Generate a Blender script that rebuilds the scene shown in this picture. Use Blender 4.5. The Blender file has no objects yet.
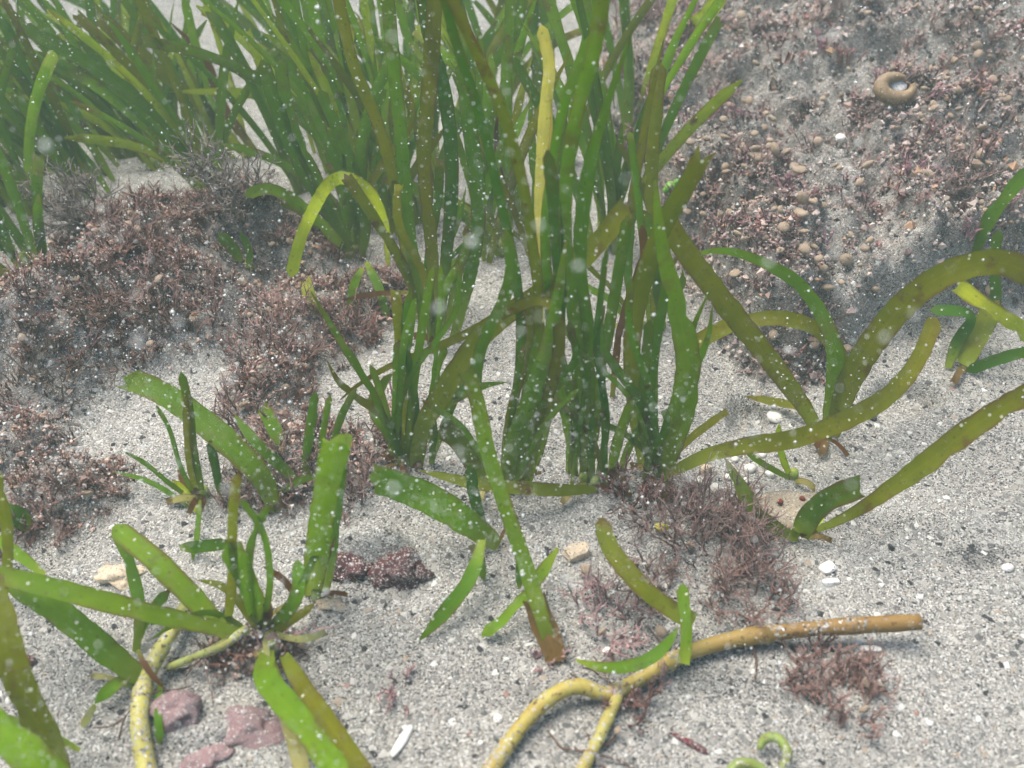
import bpy, math, random
import numpy as np
from mathutils import Vector, Matrix

random.seed(7)
RNG = np.random.default_rng(11)
SC = bpy.context.scene
COL = SC.collection

# ------------------------------------------------------------------ camera
W, H = 1024, 768
HFOV = math.radians(54)
FPX = (W / 2) / math.tan(HFOV / 2)
PITCH = math.radians(40)
CAM = np.array([0.0, 0.0, 0.36])
FWD = np.array([0, math.cos(PITCH), -math.sin(PITCH)])
UP = np.array([0, math.sin(PITCH), math.cos(PITCH)])
RIGHT = np.array([1.0, 0, 0])
cd = bpy.data.cameras.new('camera')
cam = bpy.data.objects.new('camera', cd)
COL.objects.link(cam)
cam.location = CAM
cam.rotation_euler = (math.pi / 2 - PITCH, 0, 0)
cd.sensor_width = 36
cd.angle = HFOV
cd.clip_start = 0.01
cd.clip_end = 100
cd.dof.use_dof = True
cd.dof.focus_distance = 0.53
cd.dof.aperture_fstop = 9.5
SC.camera = cam

# ------------------------------------------------------------------ sky, sun, exposure
SUN_EL, SUN_AZ = math.radians(68), math.radians(-55)     # azimuth measured from +Y towards +X
w = bpy.data.worlds.new('World')
SC.world = w
w.use_nodes = True
nt = w.node_tree
nt.nodes.clear()
out = nt.nodes.new('ShaderNodeOutputWorld')
bg = nt.nodes.new('ShaderNodeBackground')
sky = nt.nodes.new('ShaderNodeTexSky')
sky.sky_type = 'NISHITA'
sky.sun_disc = False
sky.sun_elevation = SUN_EL
sky.sun_rotation = SUN_AZ
sky.air_density = 1.0
sky.dust_density = 3.0
sky.ozone_density = 1.0
bg.inputs['Strength'].default_value = 0.125
nt.links.new(sky.outputs[0], bg.inputs[0])
nt.links.new(bg.outputs[0], out.inputs[0])
sd = bpy.data.lights.new('sun', 'SUN')
sun = bpy.data.objects.new('sun', sd)
COL.objects.link(sun)
sd.energy = 3.9
sd.angle = math.radians(42)
sd.color = (1.0, 0.945, 0.84)
to_sun = Vector((math.sin(SUN_AZ) * math.cos(SUN_EL), math.cos(SUN_AZ) * math.cos(SUN_EL), math.sin(SUN_EL)))
sun.rotation_euler = to_sun.to_track_quat('Z', 'Y').to_euler()
SC.view_settings.view_transform = 'Standard'
SC.view_settings.look = 'None'
SC.view_settings.gamma = 1
SC.view_settings.exposure = 0.62
SC.render.engine = 'CYCLES'
SC.cycles.use_denoising = True
SC.cycles.max_bounces = 4
SC.cycles.adaptive_threshold = 0.04
SC.cycles.adaptive_min_samples = 16
SC.cycles.diffuse_bounces = 2
SC.cycles.glossy_bounces = 2
SC.cycles.transmission_bounces = 4
SC.cycles.volume_bounces = 0
SC.cycles.caustics_reflective = False
SC.cycles.caustics_refractive = False

# ------------------------------------------------------------------ numpy noise
def _hash(ix, iy, seed):
    h = (ix.astype(np.int64) * 374761393 + iy.astype(np.int64) * 668265263 + seed * 1442695041) & 0xFFFFFFFF
    h = ((h ^ (h >> 13)) * 1274126177) & 0xFFFFFFFF
    return ((h ^ (h >> 16)) & 0xFFFF) / 65535.0

def vnoise(x, y, seed=0):
    ix, iy = np.floor(x), np.floor(y)
    fx, fy = x - ix, y - iy
    fx = fx * fx * (3 - 2 * fx)
    fy = fy * fy * (3 - 2 * fy)
    a = _hash(ix, iy, seed); b = _hash(ix + 1, iy, seed)
    c = _hash(ix, iy + 1, seed); d = _hash(ix + 1, iy + 1, seed)
    return (a + (b - a) * fx) * (1 - fy) + (c + (d - c) * fx) * fy

def fbm(x, y, scale, octv=3, seed=0):
    v = 0; a = 0.5; s = scale; tot = 0
    for o in range(octv):
        v = v + a * vnoise(x * s + 17.3 * o, y * s - 9.1 * o, seed + o)
        tot += a; a *= 0.5; s *= 2.03
    return v / tot

def sstep(a, b, x):
    t = np.clip((x - a) / (b - a), 0, 1)
    return t * t * (3 - 2 * t)

# ------------------------------------------------------------------ picking points of the place
def ray(px, py):
    return FWD + RIGHT * ((px - W / 2) / FPX) + UP * ((H / 2 - py) / FPX)

def flat(px, py, z=0.0):
    d = ray(px, py)
    s = (z - CAM[2]) / d[2]
    return CAM + s * d

# outline of the foot of the raised bank (right) and the turf hump (left), on the sand plane
BANK = np.array([flat(*p)[:2] for p in [(600, 75), (618, 150), (650, 225), (690, 295), (742, 362), (800, 385),
                                        (872, 345), (950, 325), (1030, 292), (1220, 235)]]
                + [(3.0, 1.0), (3.0, 3.0), (0.35, 3.0)])
HUMP = np.array([flat(*p)[:2] for p in [(-260, 420), (-60, 435), (60, 405), (150, 385), (215, 350), (250, 300), (300, 270),
                                        (345, 250), (340, 225), (260, 215), (150, 222), (85, 240), (40, 285), (-30, 325), (-260, 370)]])

def poly_sd(x, y, poly):
    """signed distance, positive inside"""
    d2 = np.full(x.shape, 1e9)
    inside = np.zeros(x.shape, bool)
    n = len(poly)
    for i in range(n):
        ax, ay = poly[i]; bx, by = poly[(i + 1) % n]
        ex, ey = bx - ax, by - ay
        t = np.clip(((x - ax) * ex + (y - ay) * ey) / (ex * ex + ey * ey), 0, 1)
        dx, dy = x - ax - t * ex, y - ay - t * ey
        d2 = np.minimum(d2, dx * dx + dy * dy)
        c = (ay > y) != (by > y)
        with np.errstate(divide='ignore', invalid='ignore'):
            xi = (bx - ax) * (y - ay) / (by - ay) + ax
        inside ^= c & (x < xi)
    d = np.sqrt(d2)
    return np.where(inside, d, -d)

# patches of turf away from the bank and hump: (px, py, half width px, half height px, height m)
PATCH = [(300, 330, 78, 60, .016), (275, 395, 50, 45, .012), (300, 470, 75, 48, .014), (60, 500, 72, 48, .014), (20, 455, 60, 40, .014),
         (255, 655, 55, 26, .006), (370, 300, 46, 36, .008), (400, 440, 30, 40, .006)]
PW = []
LEDGE = [(370, 550, 56, 22, .014), (690, 540, 90, 60, .004), (180, 730, 90, 30, .006)]
for (px, py, rx, ry, hh) in PATCH + LEDGE:
    c = flat(px, py); a = flat(px + rx, py); b0 = flat(px, py - ry); b1 = flat(px, py + ry)
    PW.append((c[0], (b0[1] + b1[1]) / 2, a[0] - c[0], (b0[1] - b1[1]) / 2, hh))

def masks(x, y):
    wob = (fbm(x, y, 22, 3, 5) - .5) * .05
    bank = sstep(-.006, .012, poly_sd(x, y, BANK) + wob * .5)
    hump = sstep(-.02, .025, poly_sd(x, y, HUMP) + wob)
    pat = np.zeros(x.shape)
    for (cx, cy, rx, ry, hh) in PW[:len(PATCH)]:
        q = np.sqrt(((x - cx) / rx) ** 2 + ((y - cy) / ry) ** 2) + wob * 9
        pat = np.maximum(pat, 1 - sstep(.6, 1.15, q))
    return bank, hump, pat

PITS = [(718, 192, 34, 30, .022), (885, 118, 26, 22, .012), (770, 330, 40, 24, .012), (930, 315, 50, 20, .012), (640, 175, 14, 22, .012)]
PITW = []
for (px, py, rx, ry, hh) in PITS:
    c, a, b0, b1 = flat(px, py, .05), flat(px + rx, py, .05), flat(px, py - ry, .05), flat(px, py + ry, .05)
    PITW.append((c[0], c[1], a[0] - c[0], (b0[1] - b1[1]) / 2, hh))

def height(x, y):
    x = np.asarray(x, float); y = np.asarray(y, float)
    h = (fbm(x, y, 5, 2, 1) - .5) * .018 + (fbm(x, y, 26, 3, 2) - .5) * .007
    sdb = poly_sd(x, y, BANK) + (fbm(x, y, 30, 3, 9) - .5) * .025
    up = sstep(-.002, .022, sdb) * .052 + sstep(.015, .20, sdb) * .045
    lump = np.abs(fbm(x, y, 60, 3, 21) - .5) * 2
    rough = (fbm(x, y, 34, 4, 3) - .5) * .052 + (.35 - lump) * .014 + (fbm(x, y, 150, 2, 6) - .5) * .006
    h = h + up + sstep(-.004, .03, sdb) * rough
    sdh = poly_sd(x, y, HUMP) + (fbm(x, y, 24, 3, 8) - .5) * .04
    h = h + sstep(0, .03, sdb) * (sstep(.32, .50, fbm(x, y, 15, 3, 33)) - .7) * .016
    m = sstep(-.02, .05, sdh)
    h = h + m * (.030 + rough * .9) + sstep(.02, .10, sdh) * .018
    for (cx, cy, rx, ry, hh) in PW:
        q = np.sqrt(((x - cx) / rx) ** 2 + ((y - cy) / ry) ** 2)
        k = 1 - sstep(.25, 1.1, q)
        h = np.maximum(h, h * .6 + k * hh * (.6 + .8 * fbm(x, y, 50, 3, 14))) * k + h * (1 - k)
    for (cx, cy, rx, ry, hh) in PITW:
        q = np.sqrt(((x - cx) / rx) ** 2 + ((y - cy) / ry) ** 2) + (fbm(x, y, 60, 2, 4) - .5) * .8
        h = h - (1 - sstep(.3, 1.0, q)) * hh
    # the sand falls away a little behind the hump
    h = h - sstep(.62, .9, y) * sstep(.05, -.15, x) * .03
    return h

def axis(lo, hi, step, far):
    a = list(np.arange(lo, hi + 1e-9, step))
    s = step; v = lo; left = []
    while v > -far: s *= 1.25; v -= s; left.append(v)
    s = step; v = hi; right = []
    while v < far: s *= 1.25; v += s; right.append(v)
    return np.array(left[::-1] + a + right)

gx = axis(-.66, .70, .0025, 7.0)
gy = axis(.14, 1.20, .0025, 7.0)
X, Y = np.meshgrid(gx, gy)
Z = height(X, Y)
import bisect
GXL, GYL = list(gx), list(gy)

def H1(x, y):
    i = min(max(bisect.bisect(GXL, x) - 1, 0), len(GXL) - 2); j = min(max(bisect.bisect(GYL, y) - 1, 0), len(GYL) - 2)
    u = (x - GXL[i]) / (GXL[i + 1] - GXL[i]); v = (y - GYL[j]) / (GYL[j + 1] - GYL[j])
    return float((Z[j, i] * (1 - u) + Z[j, i + 1] * u) * (1 - v) + (Z[j + 1, i] * (1 - u) + Z[j + 1, i + 1] * u) * v)

def on_ground(px, py, lift=0.0):
    d = ray(px, py)
    z = 0.02
    p = None
    for _ in range(14):
        s = (z + lift - CAM[2]) / d[2]
        p = CAM + s * d
        z = .5 * z + .5 * H1(p[0], p[1])
    return np.array([p[0], p[1], z + lift])

def on_plane(px, py, base, k):
    d = ray(px, py)
    s = (base[1] - CAM[1] - k * (base[2] - CAM[2])) / (d[1] - k * d[2])
    return CAM + s * d

def pxsize(p):
    """metres per pixel at a point"""
    return float(np.dot(np.asarray(p) - CAM, FWD)) / FPX

# ------------------------------------------------------------------ materials
def mat(name):
    m = bpy.data.materials.new(name)
    m.use_nodes = True
    n = m.node_tree.nodes
    return m, m.node_tree, n['Principled BSDF'], n['Material Output']

def N(t, kind, **kw):
    n = t.nodes.new(kind)
    for k, v in kw.items():
        if k.startswith('_'):
            n.inputs[k[1:].replace('_', ' ')].default_value = v
        else:
            setattr(n, k, v)
    return n

def L(t, a, b):
    t.links.new(a, b)

def mix(t, fac, a, b, blend='MIX'):
    m = t.nodes.new('ShaderNodeMix')
    m.data_type = 'RGBA'
    m.blend_type = blend
    for idx, v in ((0, fac), (6, a), (7, b)):
        if hasattr(v, 'is_output'):
            t.links.new(v, m.inputs[idx])
        elif idx == 0:
            m.inputs[0].default_value = v
        else:
            m.inputs[idx].default_value = (*v, 1)
    return m.outputs[2]

def math_n(t, op, a, b=None, clamp=False):
    m = t.nodes.new('ShaderNodeMath')
    m.operation = op
    m.use_clamp = clamp
    for i, v in enumerate((a, b)):
        if v is None: continue
        if hasattr(v, 'is_output'): t.links.new(v, m.inputs[i])
        else: m.inputs[i].default_value = v
    return m.outputs[0]

def maprange(t, v, a, b, c=0.0, d=1.0):
    m = t.nodes.new('ShaderNodeMapRange')
    t.links.new(v, m.inputs[0])
    for i, q in enumerate((a, b, c, d)): m.inputs[i + 1].default_value = q
    return m.outputs[0]

def ramp(t, v, stops, interp='LINEAR'):
    r = t.nodes.new('ShaderNodeValToRGB')
    r.color_ramp.interpolation = interp
    e = r.color_ramp.elements
    while len(e) < len(stops): e.new(0.5)
    for i, (p, c) in enumerate(stops):
        e[i].position = p
        e[i].color = (*c, 1)
    t.links.new(v, r.inputs[0])
    return r.outputs[0]

GRAIN = [(0.0, (.04, .04, .043)), (.09, (.12, .118, .115)), (.19, (.20, .195, .185)), (.36, (.285, .275, .255)), (.60, (.36, .345, .318)),
         (.81, (.35, .29, .23)), (.83, (.46, .445, .415)), (.93, (.64, .63, .60)), (.985, (.30, .20, .17)), (.99, (.52, .51, .48))]

def ground_mat():
    m, t, bs, o = mat('sand_and_turf_floor')
    tc = N(t, 'ShaderNodeTexCoord').outputs['Object']
    v1 = N(t, 'ShaderNodeTexVoronoi', _Scale=1600.0)
    v2 = N(t, 'ShaderNodeTexVoronoi', _Scale=430.0)
    for v in (v1, v2): L(t, tc, v.inputs['Vector'])
    s1 = N(t, 'ShaderNodeSeparateColor'); L(t, v1.outputs['Color'], s1.inputs[0])
    s2 = N(t, 'ShaderNodeSeparateColor'); L(t, v2.outputs['Color'], s2.inputs[0])
    nb = N(t, 'ShaderNodeTexNoise', _Scale=9.0, _Detail=4.0); L(t, tc, nb.inputs['Vector'])
    nb2 = N(t, 'ShaderNodeTexNoise', _Scale=45.0, _Detail=4.0); L(t, tc, nb2.inputs['Vector'])
    # dark mineral drifts, plus shade painted under things: shift the draw of each grain
    sh = math_n(t, 'MULTIPLY', math_n(t, 'SUBTRACT', nb.outputs[0], .48), .6)
    dr = N(t, 'ShaderNodeAttribute', attribute_name='drift_and_shade')
    sh = math_n(t, 'SUBTRACT', sh, math_n(t, 'MULTIPLY', dr.outputs['Fac'], math_n(t, 'MULTIPLY', nb2.outputs[0], 1.1)))
    r1 = math_n(t, 'ADD', s1.outputs[0], sh, True)
    c1 = ramp(t, r1, GRAIN, 'CONSTANT')
    c2 = ramp(t, s2.outputs[0], GRAIN, 'CONSTANT')
    big = math_n(t, 'GREATER_THAN', s2.outputs[1], .86)
    sand = mix(t, big, c1, c2)
    # turf floor: silt, encrusting algae, grit
    n2 = N(t, 'ShaderNodeTexNoise', _Scale=120.0, _Detail=6.0, _Roughness=.7); L(t, tc, n2.inputs['Vector'])
    turf = ramp(t, n2.outputs[0], [(.32, (.03, .024, .022)), (.45, (.10, .08, .07)), (.56, (.21, .17, .15)), (.70, (.38, .345, .31))])
    n3 = N(t, 'ShaderNodeTexNoise', _Scale=40.0, _Detail=5.0); L(t, tc, n3.inputs['Vector'])
    dust = maprange(t, n3.outputs[0], .46, .60)
    turf = mix(t, math_n(t, 'MULTIPLY', dust, .5), turf, sand)
    turf = mix(t, math_n(t, 'MULTIPLY', math_n(t, 'GREATER_THAN', s1.outputs[1], .72), .8), turf, sand)
    at = N(t, 'ShaderNodeAttribute', attribute_name='turf')
    col = mix(t, at.outputs['Fac'], sand, turf)
    L(t, col, bs.inputs['Base Color'])
    bs.inputs['Roughness'].default_value = .85
    bs.inputs['Specular IOR Level'].default_value = .25
    hh = math_n(t, 'ADD', math_n(t, 'MULTIPLY', v1.outputs['Distance'], -1.0), math_n(t, 'MULTIPLY', math_n(t, 'MULTIPLY', v2.outputs['Distance'], -2.0), big))
    hh = math_n(t, 'ADD', hh, math_n(t, 'MULTIPLY', n2.outputs[0], at.outputs['Fac']))
    b = N(t, 'ShaderNodeBump', _Strength=.7, _Distance=.0009)
    L(t, hh, b.inputs['Height']); L(t, b.outputs[0], bs.inputs['Normal'])
    return m

def blade_mat():
    m, t, bs, o = mat('seagrass_blade')
    oi = N(t, 'ShaderNodeObjectInfo')
    tc = N(t, 'ShaderNodeTexCoord').outputs['Object']
    off = N(t, 'ShaderNodeVectorMath', operation='SCALE'); off.inputs[0].default_value = (7, 13, 5); L(t, oi.outputs['Random'], off.inputs['Scale'])
    vv = N(t, 'ShaderNodeVectorMath', operation='ADD'); L(t, tc, vv.inputs[0]); L(t, off.outputs[0], vv.inputs[1])
    vec = vv.outputs[0]
    bt = N(t, 'ShaderNodeAttribute', attribute_name='bt').outputs['Fac']
    bu = N(t, 'ShaderNodeAttribute', attribute_name='bu').outputs['Fac']
    n1 = N(t, 'ShaderNodeTexNoise', _Scale=38.0, _Detail=4.0, _Roughness=.6); L(t, vec, n1.inputs['Vector'])
    n2 = N(t, 'ShaderNodeTexNoise', _Scale=150.0, _Detail=3.0); L(t, vec, n2.inputs['Vector'])
    n3 = N(t, 'ShaderNodeTexNoise', _Scale=70.0, _Detail=5.0, _Roughness=.7); L(t, vec, n3.inputs['Vector'])
    c = oi.outputs['Color']
    c = mix(t, maprange(t, n1.outputs[0], .3, .7), c, mix(t, 1.0, c, (1.25, 1.08, .75), 'MULTIPLY'))
    c = mix(t, maprange(t, n2.outputs[0], .35, .75, 0, .45), c, mix(t, 1.0, c, (.55, .62, .6), 'MULTIPLY'))
    # fine parallel veins and a midrib
    vein = math_n(t, 'SINE', math_n(t, 'MULTIPLY', bu, 40.0))
    c = mix(t, maprange(t, vein, .0, 1.0, 0, .30), c, mix(t, 1.0, c, (.7, .72, .7), 'MULTIPLY'))
    mid = maprange(t, math_n(t, 'ABSOLUTE', bu), .0, .12, .22, 0)
    c = mix(t, mid, c, mix(t, 1.0, c, (1.6, 1.4, 1.2), 'MULTIPLY'))
    # pale young base
    c = mix(t, maprange(t, bt, 0.0, .30, .75, 0.0), c, (.36, .43, .05))
    # brown tip and decay patches, as strong as the blade's own alpha says
    tip = math_n(t, 'ADD', bt, math_n(t, 'MULTIPLY', math_n(t, 'SUBTRACT', n3.outputs[0], .5), .7))
    tip = math_n(t, 'MULTIPLY', maprange(t, tip, .86, 1.06), oi.outputs['Alpha'])
    c = mix(t, tip, c, (.17, .085, .025))
    spot = math_n(t, 'MULTIPLY', maprange(t, n3.outputs[0], .57, .66), math_n(t, 'MAXIMUM', oi.outputs['Alpha'], .3))
    c = mix(t, spot, c, (.13, .065, .025))
    n4 = N(t, 'ShaderNodeTexNoise', _Scale=26.0, _Detail=6.0, _Roughness=.75); L(t, vec, n4.inputs['Vector'])
    c = mix(t, maprange(t, n4.outputs[0], .57, .70, 0, .45), c, (.30, .26, .12))
    edge = maprange(t, math_n(t, 'ABSOLUTE', bu), .86, 1.0, 0, .45)
    c = mix(t, edge, c, mix(t, 1.0, c, (.55, .5, .5), 'MULTIPLY'))
    eb = math_n(t, 'MULTIPLY', maprange(t, math_n(t, 'ABSOLUTE', bu), .62, .95), maprange(t, n1.outputs[0], .48, .60, 0, .8))
    c = mix(t, eb, c, (.16, .10, .03))
    vd = N(t, 'ShaderNodeTexVoronoi', _Scale=480.0); L(t, vec, vd.inputs['Vector'])
    sd_ = N(t, 'ShaderNodeSeparateColor'); L(t, vd.outputs['Color'], sd_.inputs[0])
    dk = math_n(t, 'MULTIPLY', math_n(t, 'GREATER_THAN', sd_.outputs[1], .90), math_n(t, 'LESS_THAN', vd.outputs['Distance'], .35))
    c = mix(t, math_n(t, 'MULTIPLY', dk, .35), c, (.06, .045, .02))
    # silt and tiny epiphytes stuck on the blade
    vo = N(t, 'ShaderNodeTexVoronoi', _Scale=420.0); L(t, vec, vo.inputs['Vector'])
    sv = N(t, 'ShaderNodeSeparateColor'); L(t, vo.outputs['Color'], sv.inputs[0])
    ep = math_n(t, 'MULTIPLY', math_n(t, 'GREATER_THAN', sv.outputs[0], .965), math_n(t, 'LESS_THAN', vo.outputs['Distance'], .32))
    c = mix(t, ep, c, (.62, .62, .55))
    L(t, c, bs.inputs['Base Color'])
    bs.inputs['Roughness'].default_value = .45
    bs.inputs['Specular IOR Level'].default_value = .12
    bp = N(t, 'ShaderNodeBump', _Strength=.2, _Distance=.0003)
    L(t, math_n(t, 'ADD', math_n(t, 'MULTIPLY', vein, .5), n2.outputs[0]), bp.inputs['Height']); L(t, bp.outputs[0], bs.inputs['Normal'])
    tr = N(t, 'ShaderNodeBsdfTranslucent')
    gm = N(t, 'ShaderNodeGamma', _Gamma=.5); L(t, mix(t, 1.0, c, (1.25, 1.35, .7), 'MULTIPLY'), gm.inputs[0]); L(t, gm.outputs[0], tr.inputs[0])
    mx = N(t, 'ShaderNodeMixShader'); mx.inputs[0].default_value = .56
    L(t, bs.outputs[0], mx.inputs[1]); L(t, tr.outputs[0], mx.inputs[2]); L(t, mx.outputs[0], o.inputs[0])
    return m

def attr_mat(name, rough=.8, trans=0.0, noise=0.0, scale=200.0):
    m, t, bs, o = mat(name)
    at = N(t, 'ShaderNodeAttribute', attribute_name='col')
    c = at.outputs['Color']
    if noise:
        tc = N(t, 'ShaderNodeTexCoord').outputs['Object']
        n = N(t, 'ShaderNodeTexNoise', _Scale=scale, _Detail=3.0); L(t, tc, n.inputs['Vector'])
        c = mix(t, maprange(t, n.outputs[0], .35, .65, 0, noise), c, mix(t, 1.0, c, (.4, .4, .4), 'MULTIPLY'))
    L(t, c, bs.inputs['Base Color'])
    bs.inputs['Roughness'].default_value = rough
    bs.inputs['Specular IOR Level'].default_value = .25
    return m

def stone_mat(name, ca, cb, scale=120.0, dust=.25, rough=.8, objrand=0.0):
    m, t, bs, o = mat(name)
    tc = N(t, 'ShaderNodeTexCoord').outputs['Object']
    oi = N(t, 'ShaderNodeObjectInfo')
    vv = N(t, 'ShaderNodeVectorMath', operation='ADD'); L(t, tc, vv.inputs[0]); L(t, oi.outputs['Random'], vv.inputs[1])
    n = N(t, 'ShaderNodeTexNoise', _Scale=scale, _Detail=5.0, _Roughness=.65); L(t, vv.outputs[0], n.inputs['Vector'])
    c = mix(t, maprange(t, n.outputs[0], .35, .65), ca, cb)
    if objrand:
        c = mix(t, math_n(t, 'MULTIPLY', oi.outputs['Random'], objrand), c, mix(t, 1.0, c, (.55, .5, .5), 'MULTIPLY'))
    if dust:
        vo = N(t, 'ShaderNodeTexVoronoi', _Scale=1900.0); L(t, vv.outputs[0], vo.inputs['Vector'])
        sv = N(t, 'ShaderNodeSeparateColor'); L(t, vo.outputs['Color'], sv.inputs[0])
        g = ramp(t, sv.outputs[1], GRAIN, 'CONSTANT')
        c = mix(t, math_n(t, 'LESS_THAN', sv.outputs[0], dust), c, g)
    L(t, c, bs.inputs['Base Color'])
    bs.inputs['Roughness'].default_value = rough
    bs.inputs['Specular IOR Level'].default_value = .3
    bp = N(t, 'ShaderNodeBump', _Strength=.6, _Distance=.0012)
    L(t, n.outputs[0], bp.inputs['Height']); L(t, bp.outputs[0], bs.inputs['Normal'])
    return m

def rhizome_mat():
    m, t, bs, o = mat('rhizome_skin')
    bt = N(t, 'ShaderNodeAttribute', attribute_name='bt').outputs['Fac']
    oi = N(t, 'ShaderNodeObjectInfo')
    tc = N(t, 'ShaderNodeTexCoord').outputs['Object']
    n = N(t, 'ShaderNodeTexNoise', _Scale=90.0, _Detail=5.0, _Roughness=.7); L(t, tc, n.inputs['Vector'])
    n2 = N(t, 'ShaderNodeTexNoise', _Scale=420.0, _Detail=3.0); L(t, tc, n2.inputs['Vector'])
    c = oi.outputs['Color']
    c = mix(t, maprange(t, n.outputs[0], .40, .68, 0, .7), c, mix(t, 1.0, c, (.72, .50, .35), 'MULTIPLY'))
    end = math_n(t, 'MULTIPLY', maprange(t, bt, .35, .75), oi.outputs['Alpha'])
    c = mix(t, end, c, mix(t, n.outputs[0], (.27, .165, .045), (.20, .11, .035)))
    c = mix(t, maprange(t, n2.outputs[0], .60, .66, 0, .8), c, (.10, .05, .025))
    vo = N(t, 'ShaderNodeTexVoronoi', _Scale=1100.0); L(t, tc, vo.inputs['Vector'])
    sv = N(t, 'ShaderNodeSeparateColor'); L(t, vo.outputs['Color'], sv.inputs[0])
    n5 = N(t, 'ShaderNodeTexNoise', _Scale=60.0, _Detail=3.0); L(t, tc, n5.inputs['Vector'])
    c = mix(t, math_n(t, 'LESS_THAN', sv.outputs[0], maprange(t, n5.outputs[0], .45, .65, .02, .45)), c, ramp(t, sv.outputs[1], GRAIN, 'CONSTANT'))
    L(t, c, bs.inputs['Base Color'])
    bs.inputs['Roughness'].default_value = .5
    bs.inputs['Specular IOR Level'].default_value = .3
    bp = N(t, 'ShaderNodeBump', _Strength=.4, _Distance=.0006)
    L(t, n2.outputs[0], bp.inputs['Height']); L(t, bp.outputs[0], bs.inputs['Normal'])
    return m

M_GROUND = ground_mat()
M_BLADE = blade_mat()
M_TURF = attr_mat('turf_strand', .75)
M_GRIT = attr_mat('grit_grain', .7)
M_ALGA = attr_mat('red_alga_strand', .6, noise=.5, scale=500)
M_RHIZ = rhizome_mat()
M_TAN = stone_mat('tan_pebble_skin', (.52, .41, .30), (.41, .30, .21), 250, .10, .75, .6)
M_PINK = stone_mat('pink_crust', (.27, .165, .17), (.17, .115, .12), 130, .16)
M_DARKRED = stone_mat('dark_red_crust', (.085, .018, .022), (.035, .014, .016), 140, .2, .7)
M_WHITE = stone_mat('bleached_shell', (.82, .80, .76), (.66, .63, .58), 160, .04, .5)
M_CHIP = stone_mat('pale_limestone', (.62, .50, .36), (.48, .38, .27), 160, .12)
M_ROCK = stone_mat('tan_silted_rock', (.36, .29, .20), (.22, .18, .13), 110, .30)
M_GREY = stone_mat('grey_pebble_skin', (.22, .20, .19), (.12, .11, .11), 200, .15)
M_BLACK = stone_mat('black_pebble_skin', (.035, .035, .04), (.06, .06, .065), 200, .05)
M_SHELL = stone_mat('tan_snail_shell', (.30, .21, .12), (.20, .135, .075), 150, .08, .5)
M_BUBBLE = stone_mat('green_bubble_alga', (.20, .50, .05), (.14, .38, .04), 60, .04, .3)
M_SNOW = stone_mat('marine_snow', (.85, .86, .84), (.75, .77, .74), 300, 0, .6)

# ------------------------------------------------------------------ mesh helpers
def mesh_np(name, v, f, smooth=True, attrs=None, mats=()):
    """v (n,3), f (m,3) or (m,4)"""
    me = bpy.data.meshes.new(name)
    v = np.asarray(v, np.float32); f = np.asarray(f, np.int32)
    k = f.shape[1]
    me.vertices.add(len(v)); me.vertices.foreach_set('co', v.ravel())
    me.loops.add(f.size); me.loops.foreach_set('vertex_index', f.ravel())
    me.polygons.add(len(f))
    me.polygons.foreach_set('loop_start', np.arange(0, f.size, k, dtype=np.int32))
    me.polygons.foreach_set('loop_total', np.full(len(f), k, np.int32))
    me.polygons.foreach_set('use_smooth', np.full(len(f), smooth, bool))
    me.update(calc_edges=True)
    for an, kind, data in attrs or ():
        a = me.attributes.new(an, kind, 'POINT')
        a.data.foreach_set('color' if kind == 'FLOAT_COLOR' else 'value', np.asarray(data, np.float32).ravel())
    for mm in mats: me.materials.append(mm)
    return me

def link(name, me, parent=None, loc=None):
    o = bpy.data.objects.new(name, me)
    COL.objects.link(o)
    if loc is not None: o.location = loc
    if parent is not None: o.parent = parent
    return o

def tag(o, label=None, cat=None, group=None, kind=None):
    if label: o['label'] = label
    if cat: o['category'] = cat
    if group: o['group'] = group
    if kind: o['kind'] = kind
    return o

def empty(name, loc):
    o = bpy.data.objects.new(name, None)
    o.empty_display_size = .01
    COL.objects.link(o)
    o.location = loc
    return o

def smooth_path(pts, step):
    P = np.asarray(pts, float)
    if len(P) == 2: P = np.array([P[0], (P[0] + P[1]) / 2, P[1]])
    Q = np.vstack([2 * P[0] - P[1], P, 2 * P[-1] - P[-2]])
    outp = []
    for i in range(1, len(Q) - 2):
        p0, p1, p2, p3 = Q[i - 1], Q[i], Q[i + 1], Q[i + 2]
        n = 12
        for j in range(n):
            u = j / n
            outp.append(.5 * ((2 * p1) + (-p0 + p2) * u + (2 * p0 - 5 * p1 + 4 * p2 - p3) * u * u + (-p0 + 3 * p1 - 3 * p2 + p3) * u ** 3))
    outp.append(P[-1])
    C = np.array(outp)
    s = np.concatenate([[0], np.cumsum(np.linalg.norm(np.diff(C, axis=0), axis=1))])
    n = max(6, int(s[-1] / step) + 1)
    t = np.linspace(0, s[-1], n)
    R = np.stack([np.interp(t, s, C[:, i]) for i in range(3)], 1)
    for _ in range(2):
        R[1:-1] = .25 * R[:-2] + .5 * R[1:-1] + .25 * R[2:]
    return R, s[-1]

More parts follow.
